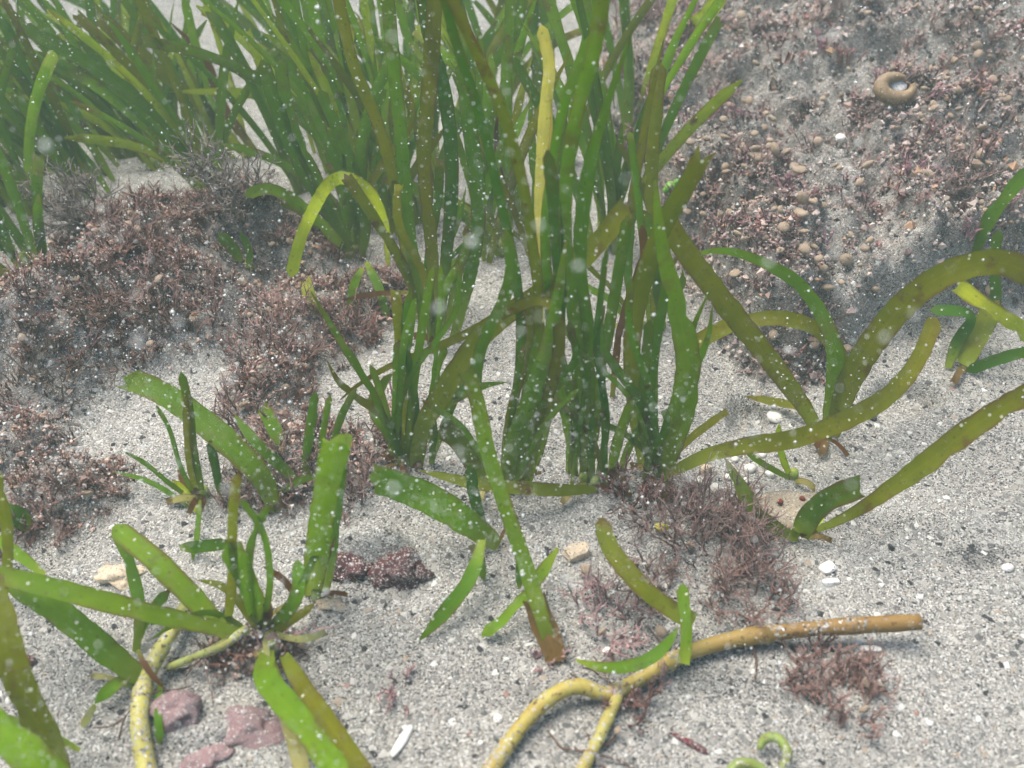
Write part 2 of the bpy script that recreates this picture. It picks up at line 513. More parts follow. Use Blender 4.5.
def ribbon(path, length, width, tip='round', roll=0.0, twist=0.0, side=None, base_w=.55, base_len=.28, thick=.00035, cup=.07, seed=0, across=5):
    """a leaf blade: closed thin ribbon, lightly cupped, following path; returns verts, quads, t, u"""
    rnd = random.Random(seed)
    n = len(path)
    T = np.gradient(path, axis=0)
    T /= np.linalg.norm(T, axis=1)[:, None] + 1e-12
    verts = []; tt = []; uu = []
    us = np.linspace(-1, 1, across)
    prev = None
    ph = rnd.uniform(0, 6)
    bites = [(rnd.randint(int(n * .35), n - 2), rnd.randint(0, 1), rnd.uniform(.12, .5)) for _ in range(rnd.choice([0, 0, 1, 2, 3]))] if n > 14 else []
    for i in range(n):
        t = i / (n - 1)
        if side is None:
            vd = path[i] - CAM; vd /= np.linalg.norm(vd)
        else:
            vd = side
        S = np.cross(T[i], vd)
        ln = np.linalg.norm(S)
        S = S / ln if ln > .15 else (prev if prev is not None else S / (ln + 1e-9))
        if prev is not None:
            if np.dot(S, prev) < 0: S = -S
            S = .55 * S + .45 * prev; S -= T[i] * np.dot(S, T[i]); S /= np.linalg.norm(S)
        prev = S
        a = roll + twist * (t - .4)
        Nn = np.cross(T[i], S)
        S2 = S * math.cos(a) + Nn * math.sin(a)
        Nn = np.cross(T[i], S2)
        w = base_w + (1 - base_w) * min(1, t / base_len) ** .8
        w *= 1 + .04 * math.sin(t * 9 + ph)
        d_end = (1 - t) * length / width
        if tip == 'round' and d_end < .55: w *= math.sqrt(max(.03, 1 - (1 - d_end / .55) ** 2)) * .94 + .06
        if tip == 'point': w *= min(1, (1 - t) / .30) ** .75 * .97 + .03
        if tip == 'taper': w *= min(1, (1 - t) / .75) ** .6 * .95 + .05
        if tip == 'both': w *= max(.08, math.sin(math.pi * min(1, .04 + t * .95)) ** .6)
        hw = width * w / 2
        ed = [rnd.uniform(-.06, .05), rnd.uniform(-.06, .05)]
        for (bi, bs_, bd) in bites:
            if abs(i - bi) <= 1: ed[bs_] -= bd * (1 if i == bi else .45)
        tr_ = [rnd.uniform(-.9, .6) for _ in us]
        for layer in (1, -1):
            for ju, u in enumerate(us):
                edge = ed[0 if u < 0 else 1] if abs(u) > .9 else 0
                p = path[i] + S2 * (u * hw * (1 + edge)) + Nn * (cup * width * w * (u * u - .3) + layer * thick * .5 * (1 - abs(u)))
                if tip == 'torn' and i >= n - 2:
                    p = p + T[i] * width * (.35 if i == n - 1 else .1) * tr_[ju]
                if tip == 'fork' and i >= n - 2:
                    p = p + T[i] * width * (.8 if i == n - 1 else .2) * (abs(u) - .6)
                verts.append(p); tt.append(t); uu.append(u)
    V = np.array(verts).reshape(n, 2, across, 3)
    if tip in ('torn', 'fork'):
        for i in (n - 2, n - 1): V[i, 1] = V[i, 0]
    V[n - 1, 1] = V[n - 1, 0]
    F = []
    for i in range(n - 1):
        for j in range(across - 1):
            a_ = (i * 2) * across + j; b_ = ((i + 1) * 2) * across + j
            F.append((a_, a_ + 1, b_ + 1, b_))
            a_ += across; b_ += across
            F.append((a_, b_, b_ + 1, a_ + 1))
    verts = V.reshape(-1, 3)
    return np.array(verts), np.array(F), np.array(tt), np.array(uu)

def tube_mesh(path, radii, sides=8, cap=True):
    n = len(path)
    T = np.gradient(path, axis=0); T /= np.linalg.norm(T, axis=1)[:, None] + 1e-12
    ref = np.array([0.0, 0, 1]) if abs(T[0][2]) < .8 else np.array([1.0, 0, 0])
    V = []; tt = []
    A = np.cross(T[0], ref); A /= np.linalg.norm(A)
    for i in range(n):
        A = A - T[i] * np.dot(A, T[i]); A /= np.linalg.norm(A)
        B = np.cross(T[i], A)
        for j in range(sides):
            a = 2 * math.pi * j / sides
            V.append(path[i] + (A * math.cos(a) + B * math.sin(a)) * radii[i]); tt.append(i / (n - 1))
    F = [(i * sides + j, i * sides + (j + 1) % sides, (i + 1) * sides + (j + 1) % sides, (i + 1) * sides + j) for i in range(n - 1) for j in range(sides)]
    V.append(path[0]); V.append(path[-1]); tt += [0, 1]
    a, b = len(V) - 2, len(V) - 1
    for j in range(sides):
        F.append((a, (j + 1) % sides, j, j)); F.append((b, (n - 1) * sides + j, (n - 1) * sides + (j + 1) % sides, (n - 1) * sides + (j + 1) % sides))
    return V, F, tt

def tube_obj(name, path, radii, m, parent=None, loc=(0, 0, 0), sides=8, color=None):
    V, F, tt = tube_mesh(path, radii, sides)
    me = bpy.data.meshes.new(name)
    loc = np.asarray(loc, float)
    me.from_pydata([tuple(np.asarray(v) - loc) for v in V], [], [tuple(dict.fromkeys(f)) for f in F])
    a = me.attributes.new('bt', 'FLOAT', 'POINT'); a.data.foreach_set('value', np.array(tt, np.float32))
    me.polygons.foreach_set('use_smooth', np.ones(len(me.polygons), bool))
    me.materials.append(m)
    o = link(name, me, parent, None if parent else loc)
    if color: o.color = color
    return o

# ------------------------------------------------------------------ the sea floor
bk, hp, pt = masks(X, Y)
turfm = np.clip(np.maximum(np.maximum(bk * (.45 + .55 * sstep(.32, .46, fbm(X, Y, 15, 3, 33))), hp), pt * .95), 0, 1)
drift_and_shade = np.zeros(X.shape)  # dark grain streaks at right; shade painted under clump, bank, stones and rhizome
for (px, py, rx, ry, am) in [(985, 552, 50, 16, .9), (870, 520, 90, 22, .45), (740, 690, 60, 20, .45), (560, 700, 50, 14, .5), (520, 440, 80, 30, .35), (690, 330, 60, 40, .35), (380, 590, 60, 16, .4)]:
    c_, a_, b0, b1 = flat(px, py), flat(px + rx, py), flat(px, py - ry), flat(px, py + ry)
    q = np.sqrt(((X - c_[0]) / (a_[0] - c_[0])) ** 2 + ((Y - c_[1]) / ((b0[1] - b1[1]) / 2)) ** 2)
    drift_and_shade = np.maximum(drift_and_shade, am * (1 - sstep(.2, 1.1, q)))
nx, ny = len(gx), len(gy)
idx = np.arange(nx * ny).reshape(ny, nx)
F = np.stack([idx[:-1, :-1], idx[:-1, 1:], idx[1:, 1:], idx[1:, :-1]], -1).reshape(-1, 4)
me = mesh_np('seabed', np.stack([X, Y, Z], -1).reshape(-1, 3), F, True, [('turf', 'FLOAT', turfm.ravel()), ('drift_and_shade', 'FLOAT', drift_and_shade.ravel())], [M_GROUND])
tag(link('seabed', me), 'pale grey speckled sand floor rising into a turf covered bank', kind='structure')

# ------------------------------------------------------------------ turf (uncountable): short branching strands
def strand_template(rnd, n, L0, spread, r0, fork):
    V = []; Fc = []
    def seg(path, radii):
        b = len(V)
        for i, (p, r) in enumerate(zip(path, radii)):
            if i == len(path) - 1:
                V.append(p); continue
            for j in range(3):
                a = j * 2.094 + i
                V.append((p[0] + math.cos(a) * r, p[1] + math.sin(a) * r, p[2]))
        for i in range(len(path) - 2):
            for j in range(3):
                k = (j + 1) % 3
                Fc.append((b + i * 3 + j, b + i * 3 + k, b + (i + 1) * 3 + k)); Fc.append((b + i * 3 + j, b + (i + 1) * 3 + k, b + (i + 1) * 3 + j))
        i = len(path) - 2
        for j in range(3): Fc.append((b + i * 3 + j, b + i * 3 + (j + 1) % 3, b + (i + 1) * 3))
    for s in range(n):
        a = rnd.uniform(0, 6.283); ln = L0 * rnd.uniform(.45, 1.15); sp = spread * rnd.uniform(.2, 1.1)
        bx, by = rnd.gauss(0, .0022), rnd.gauss(0, .0022)
        p0 = (bx, by, -.002)
        p1 = (bx + math.cos(a) * ln * sp * .4, by + math.sin(a) * ln * sp * .4, ln * .5)
        a2 = a + rnd.uniform(-.9, .9)
        p2 = (p1[0] + math.cos(a2) * ln * sp * .7, p1[1] + math.sin(a2) * ln * sp * .7, p1[2] + ln * rnd.uniform(.15, .5))
        r = r0 * rnd.uniform(.7, 1.3)
        seg([p0, p1, p2], [r, r * .85, 0])
        for q in range(fork):
            a3 = a + rnd.uniform(-1.8, 1.8); l3 = ln * rnd.uniform(.25, .5)
            seg([p1, (p1[0] + math.cos(a3) * l3 * .8, p1[1] + math.sin(a3) * l3 * .8, p1[2] + l3 * rnd.uniform(.2, .9))], [r * .8, 0])
    return np.array(V), np.array(Fc)

rr = random.Random(3)
TPL = [strand_template(rr, 14, .0100, .9, .00036, 2) for _ in range(5)]            # bushy
TPL_SHORT = [strand_template(rr, 9, .0050, 1.2, .00058, 1) for _ in range(5)]      # stubby, coralline
TPL_STICK = [strand_template(rr, 4, .0110, 1.3, .00062, 1) for _ in range(4)]      # loose mauve sticks

def scatter(region_fn, n, ylo=.16, yhi=1.15, xlo=-.64, xhi=.68, pow_=1.0):
    """points with denser sampling where the camera is nearer"""
    y = ylo * (yhi / ylo) ** RNG.random(n)
    x = (RNG.random(n) - .5) * 2 * (.10 + .60 * y)
    d = region_fn(x, y)
    k = RNG.random(n) < d
    return x[k], y[k]

def replicate(tpls, x, y, scale, cols, lift=0.0, tilt=.35):
    Vs = []; Fs = []; Cs = []; base = 0
    z = height(x, y) + lift
    which = RNG.integers(0, len(tpls), len(x))
    for ti, (v, f) in enumerate(tpls):
        s = np.where(which == ti)[0]
        if not len(s): continue
        a = RNG.random(len(s)) * 6.283
        tx, ty = (RNG.random(len(s)) - .5) * 2 * tilt, (RNG.random(len(s)) - .5) * 2 * tilt - .15
        ca, sa = np.cos(a)[:, None], np.sin(a)[:, None]
        sc = scale[s][:, None]
        vx = (v[None, :, 0] * ca - v[None, :, 1] * sa) * sc
        vy = (v[None, :, 0] * sa + v[None, :, 1] * ca) * sc
        vz = v[None, :, 2] * sc * np.ones_like(vx)
        vx = vx + vz * tx[:, None]; vy = vy + vz * ty[:, None]
        V = np.stack([vx + x[s][:, None], vy + y[s][:, None], vz + z[s][:, None]], -1).reshape(-1, 3)
        ff = (f[None] + (np.arange(len(s)) * len(v))[:, None, None]).reshape(-1, 3) + base
        shade = .75 + .5 * np.clip(v[:, 2] / .01, 0, 1)
        C = np.repeat(cols[s][:, None, :], len(v), 1).reshape(-1, 3)
        Vs.append(V); Fs.append(ff); Cs.append(C); base += len(V)
    return np.vstack(Vs), np.vstack(Fs), np.vstack(Cs)

def rgba(c):
    return np.concatenate([c, np.ones((len(c), 1))], 1)

PAL_BANK = np.array([(1.5, 1.25, 1.25)]) * np.array([(.19, .15, .14), (.26, .22, .20), (.12, .09, .085), (.22, .14, .13), (.30, .26, .23), (.20, .13, .15), (.08, .06, .055)])
PAL_RED = np.array([(1.4, 1.1, 1.1)]) * np.array([(.12, .075, .058), (.17, .115, .092), (.08, .05, .04), (.22, .165, .138), (.15, .115, .095), (.28, .225, .195), (.06, .04, .032)])

def palette(pal, x, y, seed):
    n = fbm(x, y, 45, 2, seed)
    i = np.clip(((n - .25) * 1.8 * len(pal) + RNG.normal(0, 1.4, len(x))).astype(int), 0, len(pal) - 1)
    return pal[i] * RNG.uniform(.75, 1.25, (len(x), 1))

def turf_obj(name, region, n, short_share, pal, label, seed, sc0=1.0):
    x, y = scatter(region, n)
    cols = palette(pal, x, y, seed)
    short = RNG.random(len(x)) < short_share
    far = np.clip(y / .5, .7, 1.7) * sc0
    parts = [replicate(TPL_SHORT, x[short], y[short], far[short] * RNG.uniform(.7, 1.4, short.sum()), cols[short]),
             replicate(TPL, x[~short], y[~short], far[~short] * RNG.uniform(.7, 1.4, (~short).sum()), cols[~short])]
    sx, sy = scatter(lambda a, b: region(a, b) * .5, n // 8)
    parts.append(replicate(TPL_STICK, sx, sy, RNG.uniform(.7, 1.3, len(sx)), np.array([(.26, .155, .155)]) * RNG.uniform(.6, 1.3, (len(sx), 1)), .002))
    V = []; Fc = []; C = []; b = 0
    for v, f, c in parts:
        V.append(v); Fc.append(f + b); C.append(c); b += len(v)
    me = mesh_np(name, np.vstack(V), np.vstack(Fc), False, [('col', 'FLOAT_COLOR', rgba(np.vstack(C)))], [M_TURF])
    tag(link(name, me), label, 'algae', kind='stuff')

clump = lambda x, y, s, lo, hi: sstep(lo, hi, fbm(x, y, s, 3, 33))
turf_obj('bank_turf', lambda x, y: masks(x, y)[0] * (.3 + .7 * clump(x, y, 15, .33, .46)) * (.35 + .65 * clump(x, y, 34, .42, .58)), 15000, .70, PAL_BANK,
         'greyish mauve silted algae turf covering the raised bank on the right', 40)
turf_obj('hump_turf', lambda x, y: masks(x, y)[1] * (.35 + .65 * clump(x, y, 30, .38, .55)), 17000, .25, PAL_RED,
         'reddish brown algae turf covering the hump at the left', 50, 1.05)
turf_obj('patch_turf', lambda x, y: masks(x, y)[2] * (1 - masks(x, y)[1]) * (.45 + .55 * clump(x, y, 36, .38, .54)), 20000, .35, PAL_RED,
         'low brown algae turf in patches on the sand between the seagrass shoots', 60, .9)

# ------------------------------------------------------------------ loose grit (uncountable): real grains on the sand and caught in the turf
ico = np.array([(1, 0, 0), (-1, 0, 0), (0, 1, 0), (0, -1, 0), (0, 0, 1), (0, 0, -1)], float)
icoF = np.array([(0, 2, 4), (2, 1, 4), (1, 3, 4), (3, 0, 4), (2, 0, 5), (1, 2, 5), (3, 1, 5), (0, 3, 5)])
GCOL = .74 * np.array([(.82, .80, .77), (.70, .67, .62), (.55, .50, .44), (.40, .37, .34), (.20, .19, .19), (.05, .05, .055), (.55, .40, .28), (.45, .25, .20)])
GP = np.array([.26, .24, .15, .10, .08, .09, .06, .02]); GP = GP / GP.sum()

def grains(name, x, y, lift, size, label, pal=None, p=GP):
    n = len(x)
    z = height(x, y) + lift
    jit = RNG.uniform(.55, 1.2, (n, 6, 1)) * ico[None]
    a = RNG.random(n) * 6.283; b = RNG.random(n) * 3
    ca, sa = np.cos(a)[:, None], np.sin(a)[:, None]; cb, sb = np.cos(b)[:, None], np.sin(b)[:, None]
    X_ = jit[..., 0] * ca - jit[..., 1] * sa; Y_ = jit[..., 0] * sa + jit[..., 1] * ca; Z_ = jit[..., 2]
    Y2 = Y_ * cb - Z_ * sb; Z2 = Y_ * sb + Z_ * cb
    V = np.stack([X_, Y2, Z2], -1) * size[:, None, None] + np.stack([x, y, z], -1)[:, None]
    Fc = (icoF[None] + (np.arange(n) * 6)[:, None, None]).reshape(-1, 3)
    C = np.repeat((GCOL if pal is None else pal)[RNG.choice(len(GCOL if pal is None else pal), n, p=p)], 6, 0)
    me = mesh_np(name, V.reshape(-1, 3), Fc, False, [('col', 'FLOAT_COLOR', rgba(C))], [M_GRIT])
    tag(link(name, me), label, 'sand', kind='stuff')

CR = np.array([(1.2, 1.1, 1.1)]) * np.array([(.34, .30, .28), (.24, .20, .19), (.42, .37, .33), (.29, .215, .185), (.14, .11, .105), (.50, .46, .42), (.36, .25, .16), (.07, .06, .06)])
CP = np.array([.20, .15, .16, .11, .14, .12, .06, .10]); CP = CP / CP.sum()
x, y = scatter(lambda a, b: masks(a, b)[0] * (.16 + .84 * clump(a, b, 15, .35, .48)) * (.45 + .55 * clump(a, b, 40, .38, .58)), 105000, .3, 1.15)
grains('bank_crumbs', x, y, RNG.uniform(-.0005, .006, len(x)), RNG.gamma(2.4, .00046, len(x)) + .0003, 'crumbly silted coralline bits matted over the raised bank', CR, CP)
CR2 = CR * np.array([.98, .86, .78])
x, y = scatter(lambda a, b: np.maximum(masks(a, b)[1], masks(a, b)[2]) * (.4 + .6 * clump(a, b, 40, .38, .58)), 46000, .2, 1.0)
grains('hump_crumbs', x, y, RNG.uniform(-.0005, .006, len(x)), RNG.gamma(3.0, .00030, len(x)) + .0003, 'crumbly reddish brown bits matted over the left hump and turf patches', CR2, CP)
x, y = scatter(lambda a, b: 1 - .9 * np.maximum(*masks(a, b)[:2]), 26000, .17, 1.1)
grains('sand_grit', x, y, .0001, RNG.gamma(1.6, .00017, len(x)) + .00014, 'coarse white and grey sand grains and shell grit strewn over the sand')
x, y = scatter(lambda a, b: np.clip(masks(a, b)[0] + masks(a, b)[1] + masks(a, b)[2] * .8, 0, 1) * .8, 80000, .2, 1.15)
grains('turf_grit', x, y, RNG.uniform(.0005, .009, len(x)), RNG.gamma(3.0, .00014, len(x)) + .00022, 'white sand grains caught in the algae turf')

# ------------------------------------------------------------------ seagrass
G = (.110, .240, .012); DG = (.072, .185, .014); OL = (.185, .220, .010); YG = (.38, .50, .03); LG = (.160, .305, .013)
YE = (.72, .62, .20); BR = (.17, .085, .04); PA = (.50, .48, .24); DO = (.105, .160, .014)
NB = [0]

def blade(root, base, pts, wpx, col, k=None, h=None, tip='round', roll=None, twist=None, brown=.35, base_w=.55, base_len=.28, name='blade', label=None, step=.0035):
    """pts: pixels from foot to tip. k: the blade's plane leans dy/dz=k; h: heights (mm) above the sand along pts instead"""
    NB[0] += 1
    rnd = random.Random(NB[0])
    P = []
    if h is not None:
        hs = np.interp(np.linspace(0, 1, len(pts)), np.linspace(0, 1, len(h)), h)
        for (px, py), hh in zip(pts, hs): P.append(on_ground(px, py, hh / 1000))
    else:
        b0 = on_ground(*pts[0], -.002)
        P.append(b0)
        for (px, py) in pts[1:]: P.append(on_plane(px, py, b0, k or 0))
    path, ln = smooth_path(P, step)
    width = wpx * ((.68 if 380 < pts[0][0] < 640 else .76) if h is None else .90) * np.mean([pxsize(p) for p in P])
    V, Fc, tt, uu = ribbon(path, ln, width, tip, rnd.uniform(-.45, .45) if roll is None else roll, rnd.uniform(-.7, .7) if twist is None else twist,
                           base_w=base_w, base_len=base_len, seed=NB[0])
    me = mesh_np(name, V - np.asarray(base), Fc, True, [('bt', 'FLOAT', tt), ('bu', 'FLOAT', uu)], [M_BLADE])
    o = link(name, me, root)
    j = rnd.uniform(.85, 1.15)
    o.color = (col[0] * j * rnd.uniform(.9, 1.1), col[1] * j, col[2] * j, brown)
    if label: o['label'] = label
    return o

def shoot(bpx, label, blades, group=None, lift=-.002, sheath=7):
    base = on_ground(*bpx, lift)
    r = empty('seagrass_shoot', base)
    tag(r, label, 'seagrass', group)
    for b in blades:
        pts, wpx, col = b[:3]
        kw = b[3] if len(b) > 3 else {}
        blade(r, base, pts, wpx, col, **kw)
    rnd = random.Random(bpx[0] * 7 + bpx[1])
    if sheath and len(blades) >= 3 and 350 < bpx[0] < 700 and bpx[1] < 500:
        for _ in range(rnd.randint(6, 9)):
            x0, y0 = bpx[0] + rnd.gauss(0, 9), bpx[1] + rnd.gauss(0, 4)
            lx, ly = rnd.gauss(0, 46), rnd.uniform(40, 200)
            blade(r, base, [(x0, y0), (x0 + lx * .3, y0 - ly * .4), (x0 + lx * rnd.uniform(.4, 1.1), y0 - ly * .75), (x0 + lx, y0 - ly)], rnd.uniform(7, 16), rnd.choice([LG, LG, OL, OL, G, G, G]),
                  k=rnd.uniform(-.1, .15), brown=rnd.choice([.1, .5, .9]), tip=rnd.choice(['round', 'point', 'torn']))
    if sheath and bpx[1] > 300:
        for _ in range(rnd.randint(1, 3)):
            x0, y0 = bpx[0] + rnd.gauss(0, 5), bpx[1] + rnd.gauss(0, 2)
            lx, ly = rnd.gauss(0, 22), rnd.gauss(4, 12)
            blade(r, base, [(x0, y0), (x0 + lx * .5, y0 + ly * .5 - 5), (x0 + lx, y0 + ly)], rnd.uniform(4, 9), rnd.choice([BR, PA, (.22, .15, .07)]), h=[1, 7, 3], brown=.8, tip='torn', name='old_leaf')
    if sheath: add_sheath(r, base, sheath)
    return r

def add_sheath(r, base, hmm, lean=0.0, col=(.24, .32, .06, 0)):
    """the pale sleeve that holds the blades together at the foot"""
    base = np.asarray(base)
    z = np.linspace(-.004, hmm / 1000, 5)
    path = base + np.stack([lean * np.clip(z, 0, 1), np.zeros(5), z], 1)
    o = tube_obj('sheath', path, [.0026, .0031, .0031, .0028, .0020], M_RHIZ, r, base, 8, col)
    return o

def loose(bpx, label, pts, wpx, col, **kw):
    """a blade lying by itself"""
    base = on_ground(*bpx)
    o = blade(None, base, pts, wpx, col, name='loose_seagrass_blade', **kw)
    o.location = base
    return tag(o, label, 'seagrass blade')

FG = 'seagrass shoots rooted in the sand'
# --- the central clump
CENTRE = shoot((553, 652), 'seagrass shoot with rust brown sheath leaning up to the left at centre front', [
    ([(553, 652), (541, 615), (522, 555), (503, 500), (487, 450), (478, 405), (466, 368)], 18, LG, dict(h=[0, 18, 38, 55, 72, 88], tip='torn', roll=.1, twist=.2, base_w=.75)),
], FG, sheath=0)
shoot((506, 494), 'broad bladed seagrass shoot standing in the middle of the central clump', [
    ([(506, 494), (514, 450), (530, 400), (546, 350), (557, 300), (566, 240)], 34, G, dict(brown=.6, k=0, roll=.15, twist=.5, tip='taper', base_w=.7)),
    ([(498, 492), (486, 440), (476, 390), (482, 345), (500, 310), (512, 270), (505, 230)], 18, G, dict(k=.0)),
    ([(520, 492), (536, 430), (552, 370), (560, 300), (556, 220), (548, 150)], 20, DG, dict(k=.1)),
    ([(528, 484), (541, 440), (549, 400), (551, 365)], 18, LG, dict(k=0)),
    ([(500, 484), (510, 430), (520, 360), (518, 290), (500, 200), (478, 110), (455, 40), (440, -20)], 15, DG, dict(k=.12)),
    ([(512, 488), (525, 400), (538, 310), (532, 240), (520, 170), (500, 105), (478, 55), (455, 5), (440, -30)], 17, OL, dict(k=.12, brown=.8)),
    ([(524, 490), (545, 410), (560, 340), (548, 300), (510, 310), (470, 332), (430, 350), (390, 366), (358, 385), (340, 400)], 15, OL, dict(h=[0, 50, 95, 110, 96, 80, 66, 50, 34, 16], brown=.9, tip='taper')),
], FG)
shoot((490, 486), 'seagrass shoot with torn olive brown stub beside the central clump', [
    ([(492, 486), (476, 463), (458, 440), (443, 428)], 24, DO, dict(h=[0, 10, 20, 26], tip='torn', brown=.9, base_w=.8)),
    ([(486, 540), (478, 512), (472, 482), (470, 465)], 18, DG, dict(k=0)),
], FG)
shoot((584, 482), 'tall upright seagrass shoot right of centre with pale green feet', [
    ([(582, 482), (586, 430), (583, 380), (574, 320), (566, 250), (566, 180), (577, 110), (594, 50), (604, -20)], 22, G, dict(k=.05, brown=.5)),
    ([(592, 480), (590, 430), (586, 390), (590, 340), (580, 270), (584, 200), (596, 140), (612, 90), (633, 28)], 21, G, dict(k=.1, tip='point', brown=.5)),
    ([(597, 480), (606, 430), (602, 385), (596, 345), (600, 300), (606, 250)], 13, DG, dict(k=-.05, twist=.9)),
    ([(576, 478), (566, 420), (555, 360), (548, 290), (545, 230), (553, 160), (565, 100), (590, 35)], 18, G, dict(k=.12)),
    ([(590, 478), (598, 400), (612, 310), (628, 215)], 18, G, dict(k=.15)),
], FG)
shoot((612, 474), 'short pale green seagrass shoot beside the wide right hand blade', [
    ([(610, 476), (618, 440), (632, 400)], 16, LG, dict(k=-.1)),
    ([(620, 470), (630, 445), (640, 425)], 12, LG, dict(k=0)),
], FG)
shoot((656, 476), 'seagrass shoot with the widest blade at the right of the clump', [
    ([(660, 480), (678, 425), (688, 375), (684, 335), (672, 290), (660, 235), (655, 180)], 40, LG, dict(k=-.05, roll=.1, twist=.6, base_w=.6, tip='taper')),
    ([(644, 470), (634, 400), (632, 340), (642, 285), (660, 232), (684, 190), (705, 152)], 24, OL, dict(k=.05, tip='fork', roll=.1, twist=.2, brown=.5)),
    ([(654, 474), (648, 410), (656, 340), (664, 300), (672, 262)], 15, G, dict(k=.05)),
    ([(650, 474), (642, 420), (645, 370), (650, 320)], 13, LG, dict(k=0)),
], FG)
shoot((640, 330), 'seagrass shoot with rounded spoon tipped blade in front of the bank', [
    ([(660, 300), (654, 240), (651, 185), (654, 125), (659, 63)], 19, OL, dict(k=.05, roll=.1, twist=.1)),
    ([(656, 260), (652, 218), (638, 178), (618, 143)], 10, OL, dict(k=.0, brown=.9)),
    ([(612, 330), (622, 260), (634, 190), (648, 110), (664, 38)], 13, OL, dict(k=.15, tip='point', brown=.9)),
    ([(636, 320), (628, 270), (630, 230), (636, 200)], 15, G, dict(k=.05, tip='torn')),
    ([(612, 400), (620, 330), (636, 280), (644, 250), (642, 225)], 12, BR, dict(k=0, brown=1.0)),
], FG)
shoot((418, 466), 'seagrass shoot with a long olive blade sweeping right across the clump', [
    ([(414, 468), (424, 425), (446, 388), (474, 345), (506, 315), (552, 285), (595, 245), (628, 205)], 23, OL, dict(h=[0, 44, 74, 95, 112, 124], tip='torn', roll=.05, twist=.3, brown=.5)),
    ([(420, 466), (426, 430), (446, 404), (475, 388), (508, 382)], 12, G, dict(h=[0, 25, 40, 45, 42], tip='point')),
    ([(410, 466), (392, 440), (376, 418), (374, 396), (392, 374)], 13, G, dict(h=[0, 12, 22, 28, 34], twist=1.2)),
    ([(434, 440), (432, 400), (440, 365), (446, 345)], 12, LG, dict(k=0)),
], FG)
shoot((400, 464), 'narrow pale seagrass shoot standing among the curly blades left of centre', [
    ([(402, 462), (396, 420), (398, 380), (404, 345)], 13, LG, dict(k=0)),
    ([(396, 462), (388, 420), (380, 390), (370, 365)], 11, LG, dict(k=0)),
    ([(408, 466), (416, 420), (412, 380), (404, 330), (410, 290)], 11, G, dict(k=.05)),
], FG)
shoot((595, 488), 'yellowing seagrass blade with brown streak lying level across the clump foot', [
    ([(597, 489), (560, 490), (520, 488), (478, 484), (446, 477), (418, 470)], 15, OL, dict(h=[1, 16, 20, 18, 14], tip='point', brown=1.0, roll=.1, twist=.3)),
], FG)
shoot((432, 345), 'tall green seagrass shoot left of the yellow blade reaching past the top', [
    ([(452, 345), (464, 300), (476, 245), (478, 190), (470, 130), (462, 60)], 22, G, dict(k=.1)),
    ([(436, 330), (432, 250), (424, 160), (430, 80), (436, -20)], 22, OL, dict(k=.12)),
    ([(430, 328), (412, 250), (404, 170), (396, 90), (386, -20)], 20, LG, dict(k=.12)),
    ([(440, 332), (446, 260), (452, 180), (446, 100), (428, 30), (420, -20)], 20, DG, dict(k=.15)),
    ([(446, 332), (462, 260), (490, 180), (512, 120)], 15, G, dict(k=.1)),
    ([(420, 322), (408, 270), (398, 200), (380, 130), (352, 60), (335, -20)], 17, OL, dict(k=.12)),
], FG)
shoot((428, 312), 'seagrass shoot with short bright lime blade and brown split blade', [
    ([(428, 312), (444, 284), (468, 254)], 13, YG, dict(k=0, tip='point', brown=0)),
    ([(424, 322), (410, 280), (388, 240), (362, 200), (345, 175)], 17, OL, dict(k=.05, tip='torn', brown=1.0)),
    ([(426, 318), (420, 270), (402, 225), (394, 180)], 14, G, dict(k=.05)),
    ([(434, 316), (452, 280), (470, 240), (486, 205)], 13, OL, dict(k=.1, brown=.8)),
], FG)
shoot((540, 260), 'seagrass shoot with one dead yellow blade curled at its tip', [
    ([(541, 330), (540, 250), (541, 180), (544, 120), (549, 65), (540, 25)], 19, YE, dict(k=-.05, brown=.03, tip='round', roll=.15, twist=.5, label='dead yellow blade')),
    ([(540, 330), (543, 230), (551, 130), (548, 75)], 8, YE, dict(k=-.04, brown=.2, tip='point')),
    ([(532, 262), (516, 215), (502, 180), (496, 130), (505, 95)], 8, BR, dict(k=.1, brown=1.0, tip='point')),
    ([(546, 262), (560, 200), (572, 140), (588, 70)], 15, G, dict(k=.15)),
], FG)
shoot((355, 255), 'seagrass shoot with lime blade arching down to the left', [
    ([(388, 268), (385, 225), (370, 192), (348, 178), (328, 184), (308, 220), (297, 250), (291, 277)], 14, YG, dict(h=[0, 40, 66, 74, 70, 54, 40, 30], brown=.2, base_w=.3, base_len=.55)),
    ([(355, 262), (330, 215), (300, 165), (278, 110), (262, 60)], 18, G, dict(k=.1)),
    ([(350, 262), (340, 230), (312, 170), (290, 120), (280, 60)], 17, G, dict(k=.15)),
    ([(360, 262), (366, 230), (360, 190), (342, 140), (320, 90)], 16, G, dict(k=.1)),
    ([(362, 268), (352, 290), (350, 310)], 9, G, dict(h=[10, 10, 3])),
    ([(366, 262), (380, 290), (386, 318)], 10, G, dict(h=[14, 12, 3])),
    ([(352, 255), (300, 205), (268, 188), (245, 196)], 13, LG, dict(h=[0, 50, 60, 52])),
], FG)
shoot((318, 314), 'thick pale yellow stem of a seagrass shoot at the edge of the left hump', [
    ([(318, 316), (310, 296), (304, 278)], 14, (.60, .60, .14), dict(h=[0, 8, 16], brown=0, tip='torn', base_w=.9)),
], FG, sheath=0)
loose((410, 294), 'thin pinkish brown dead blade lying level left of the clump', [(412, 292), (375, 294), (340, 300)], 6, BR, h=[16, 14, 10], brown=.6, tip='point')
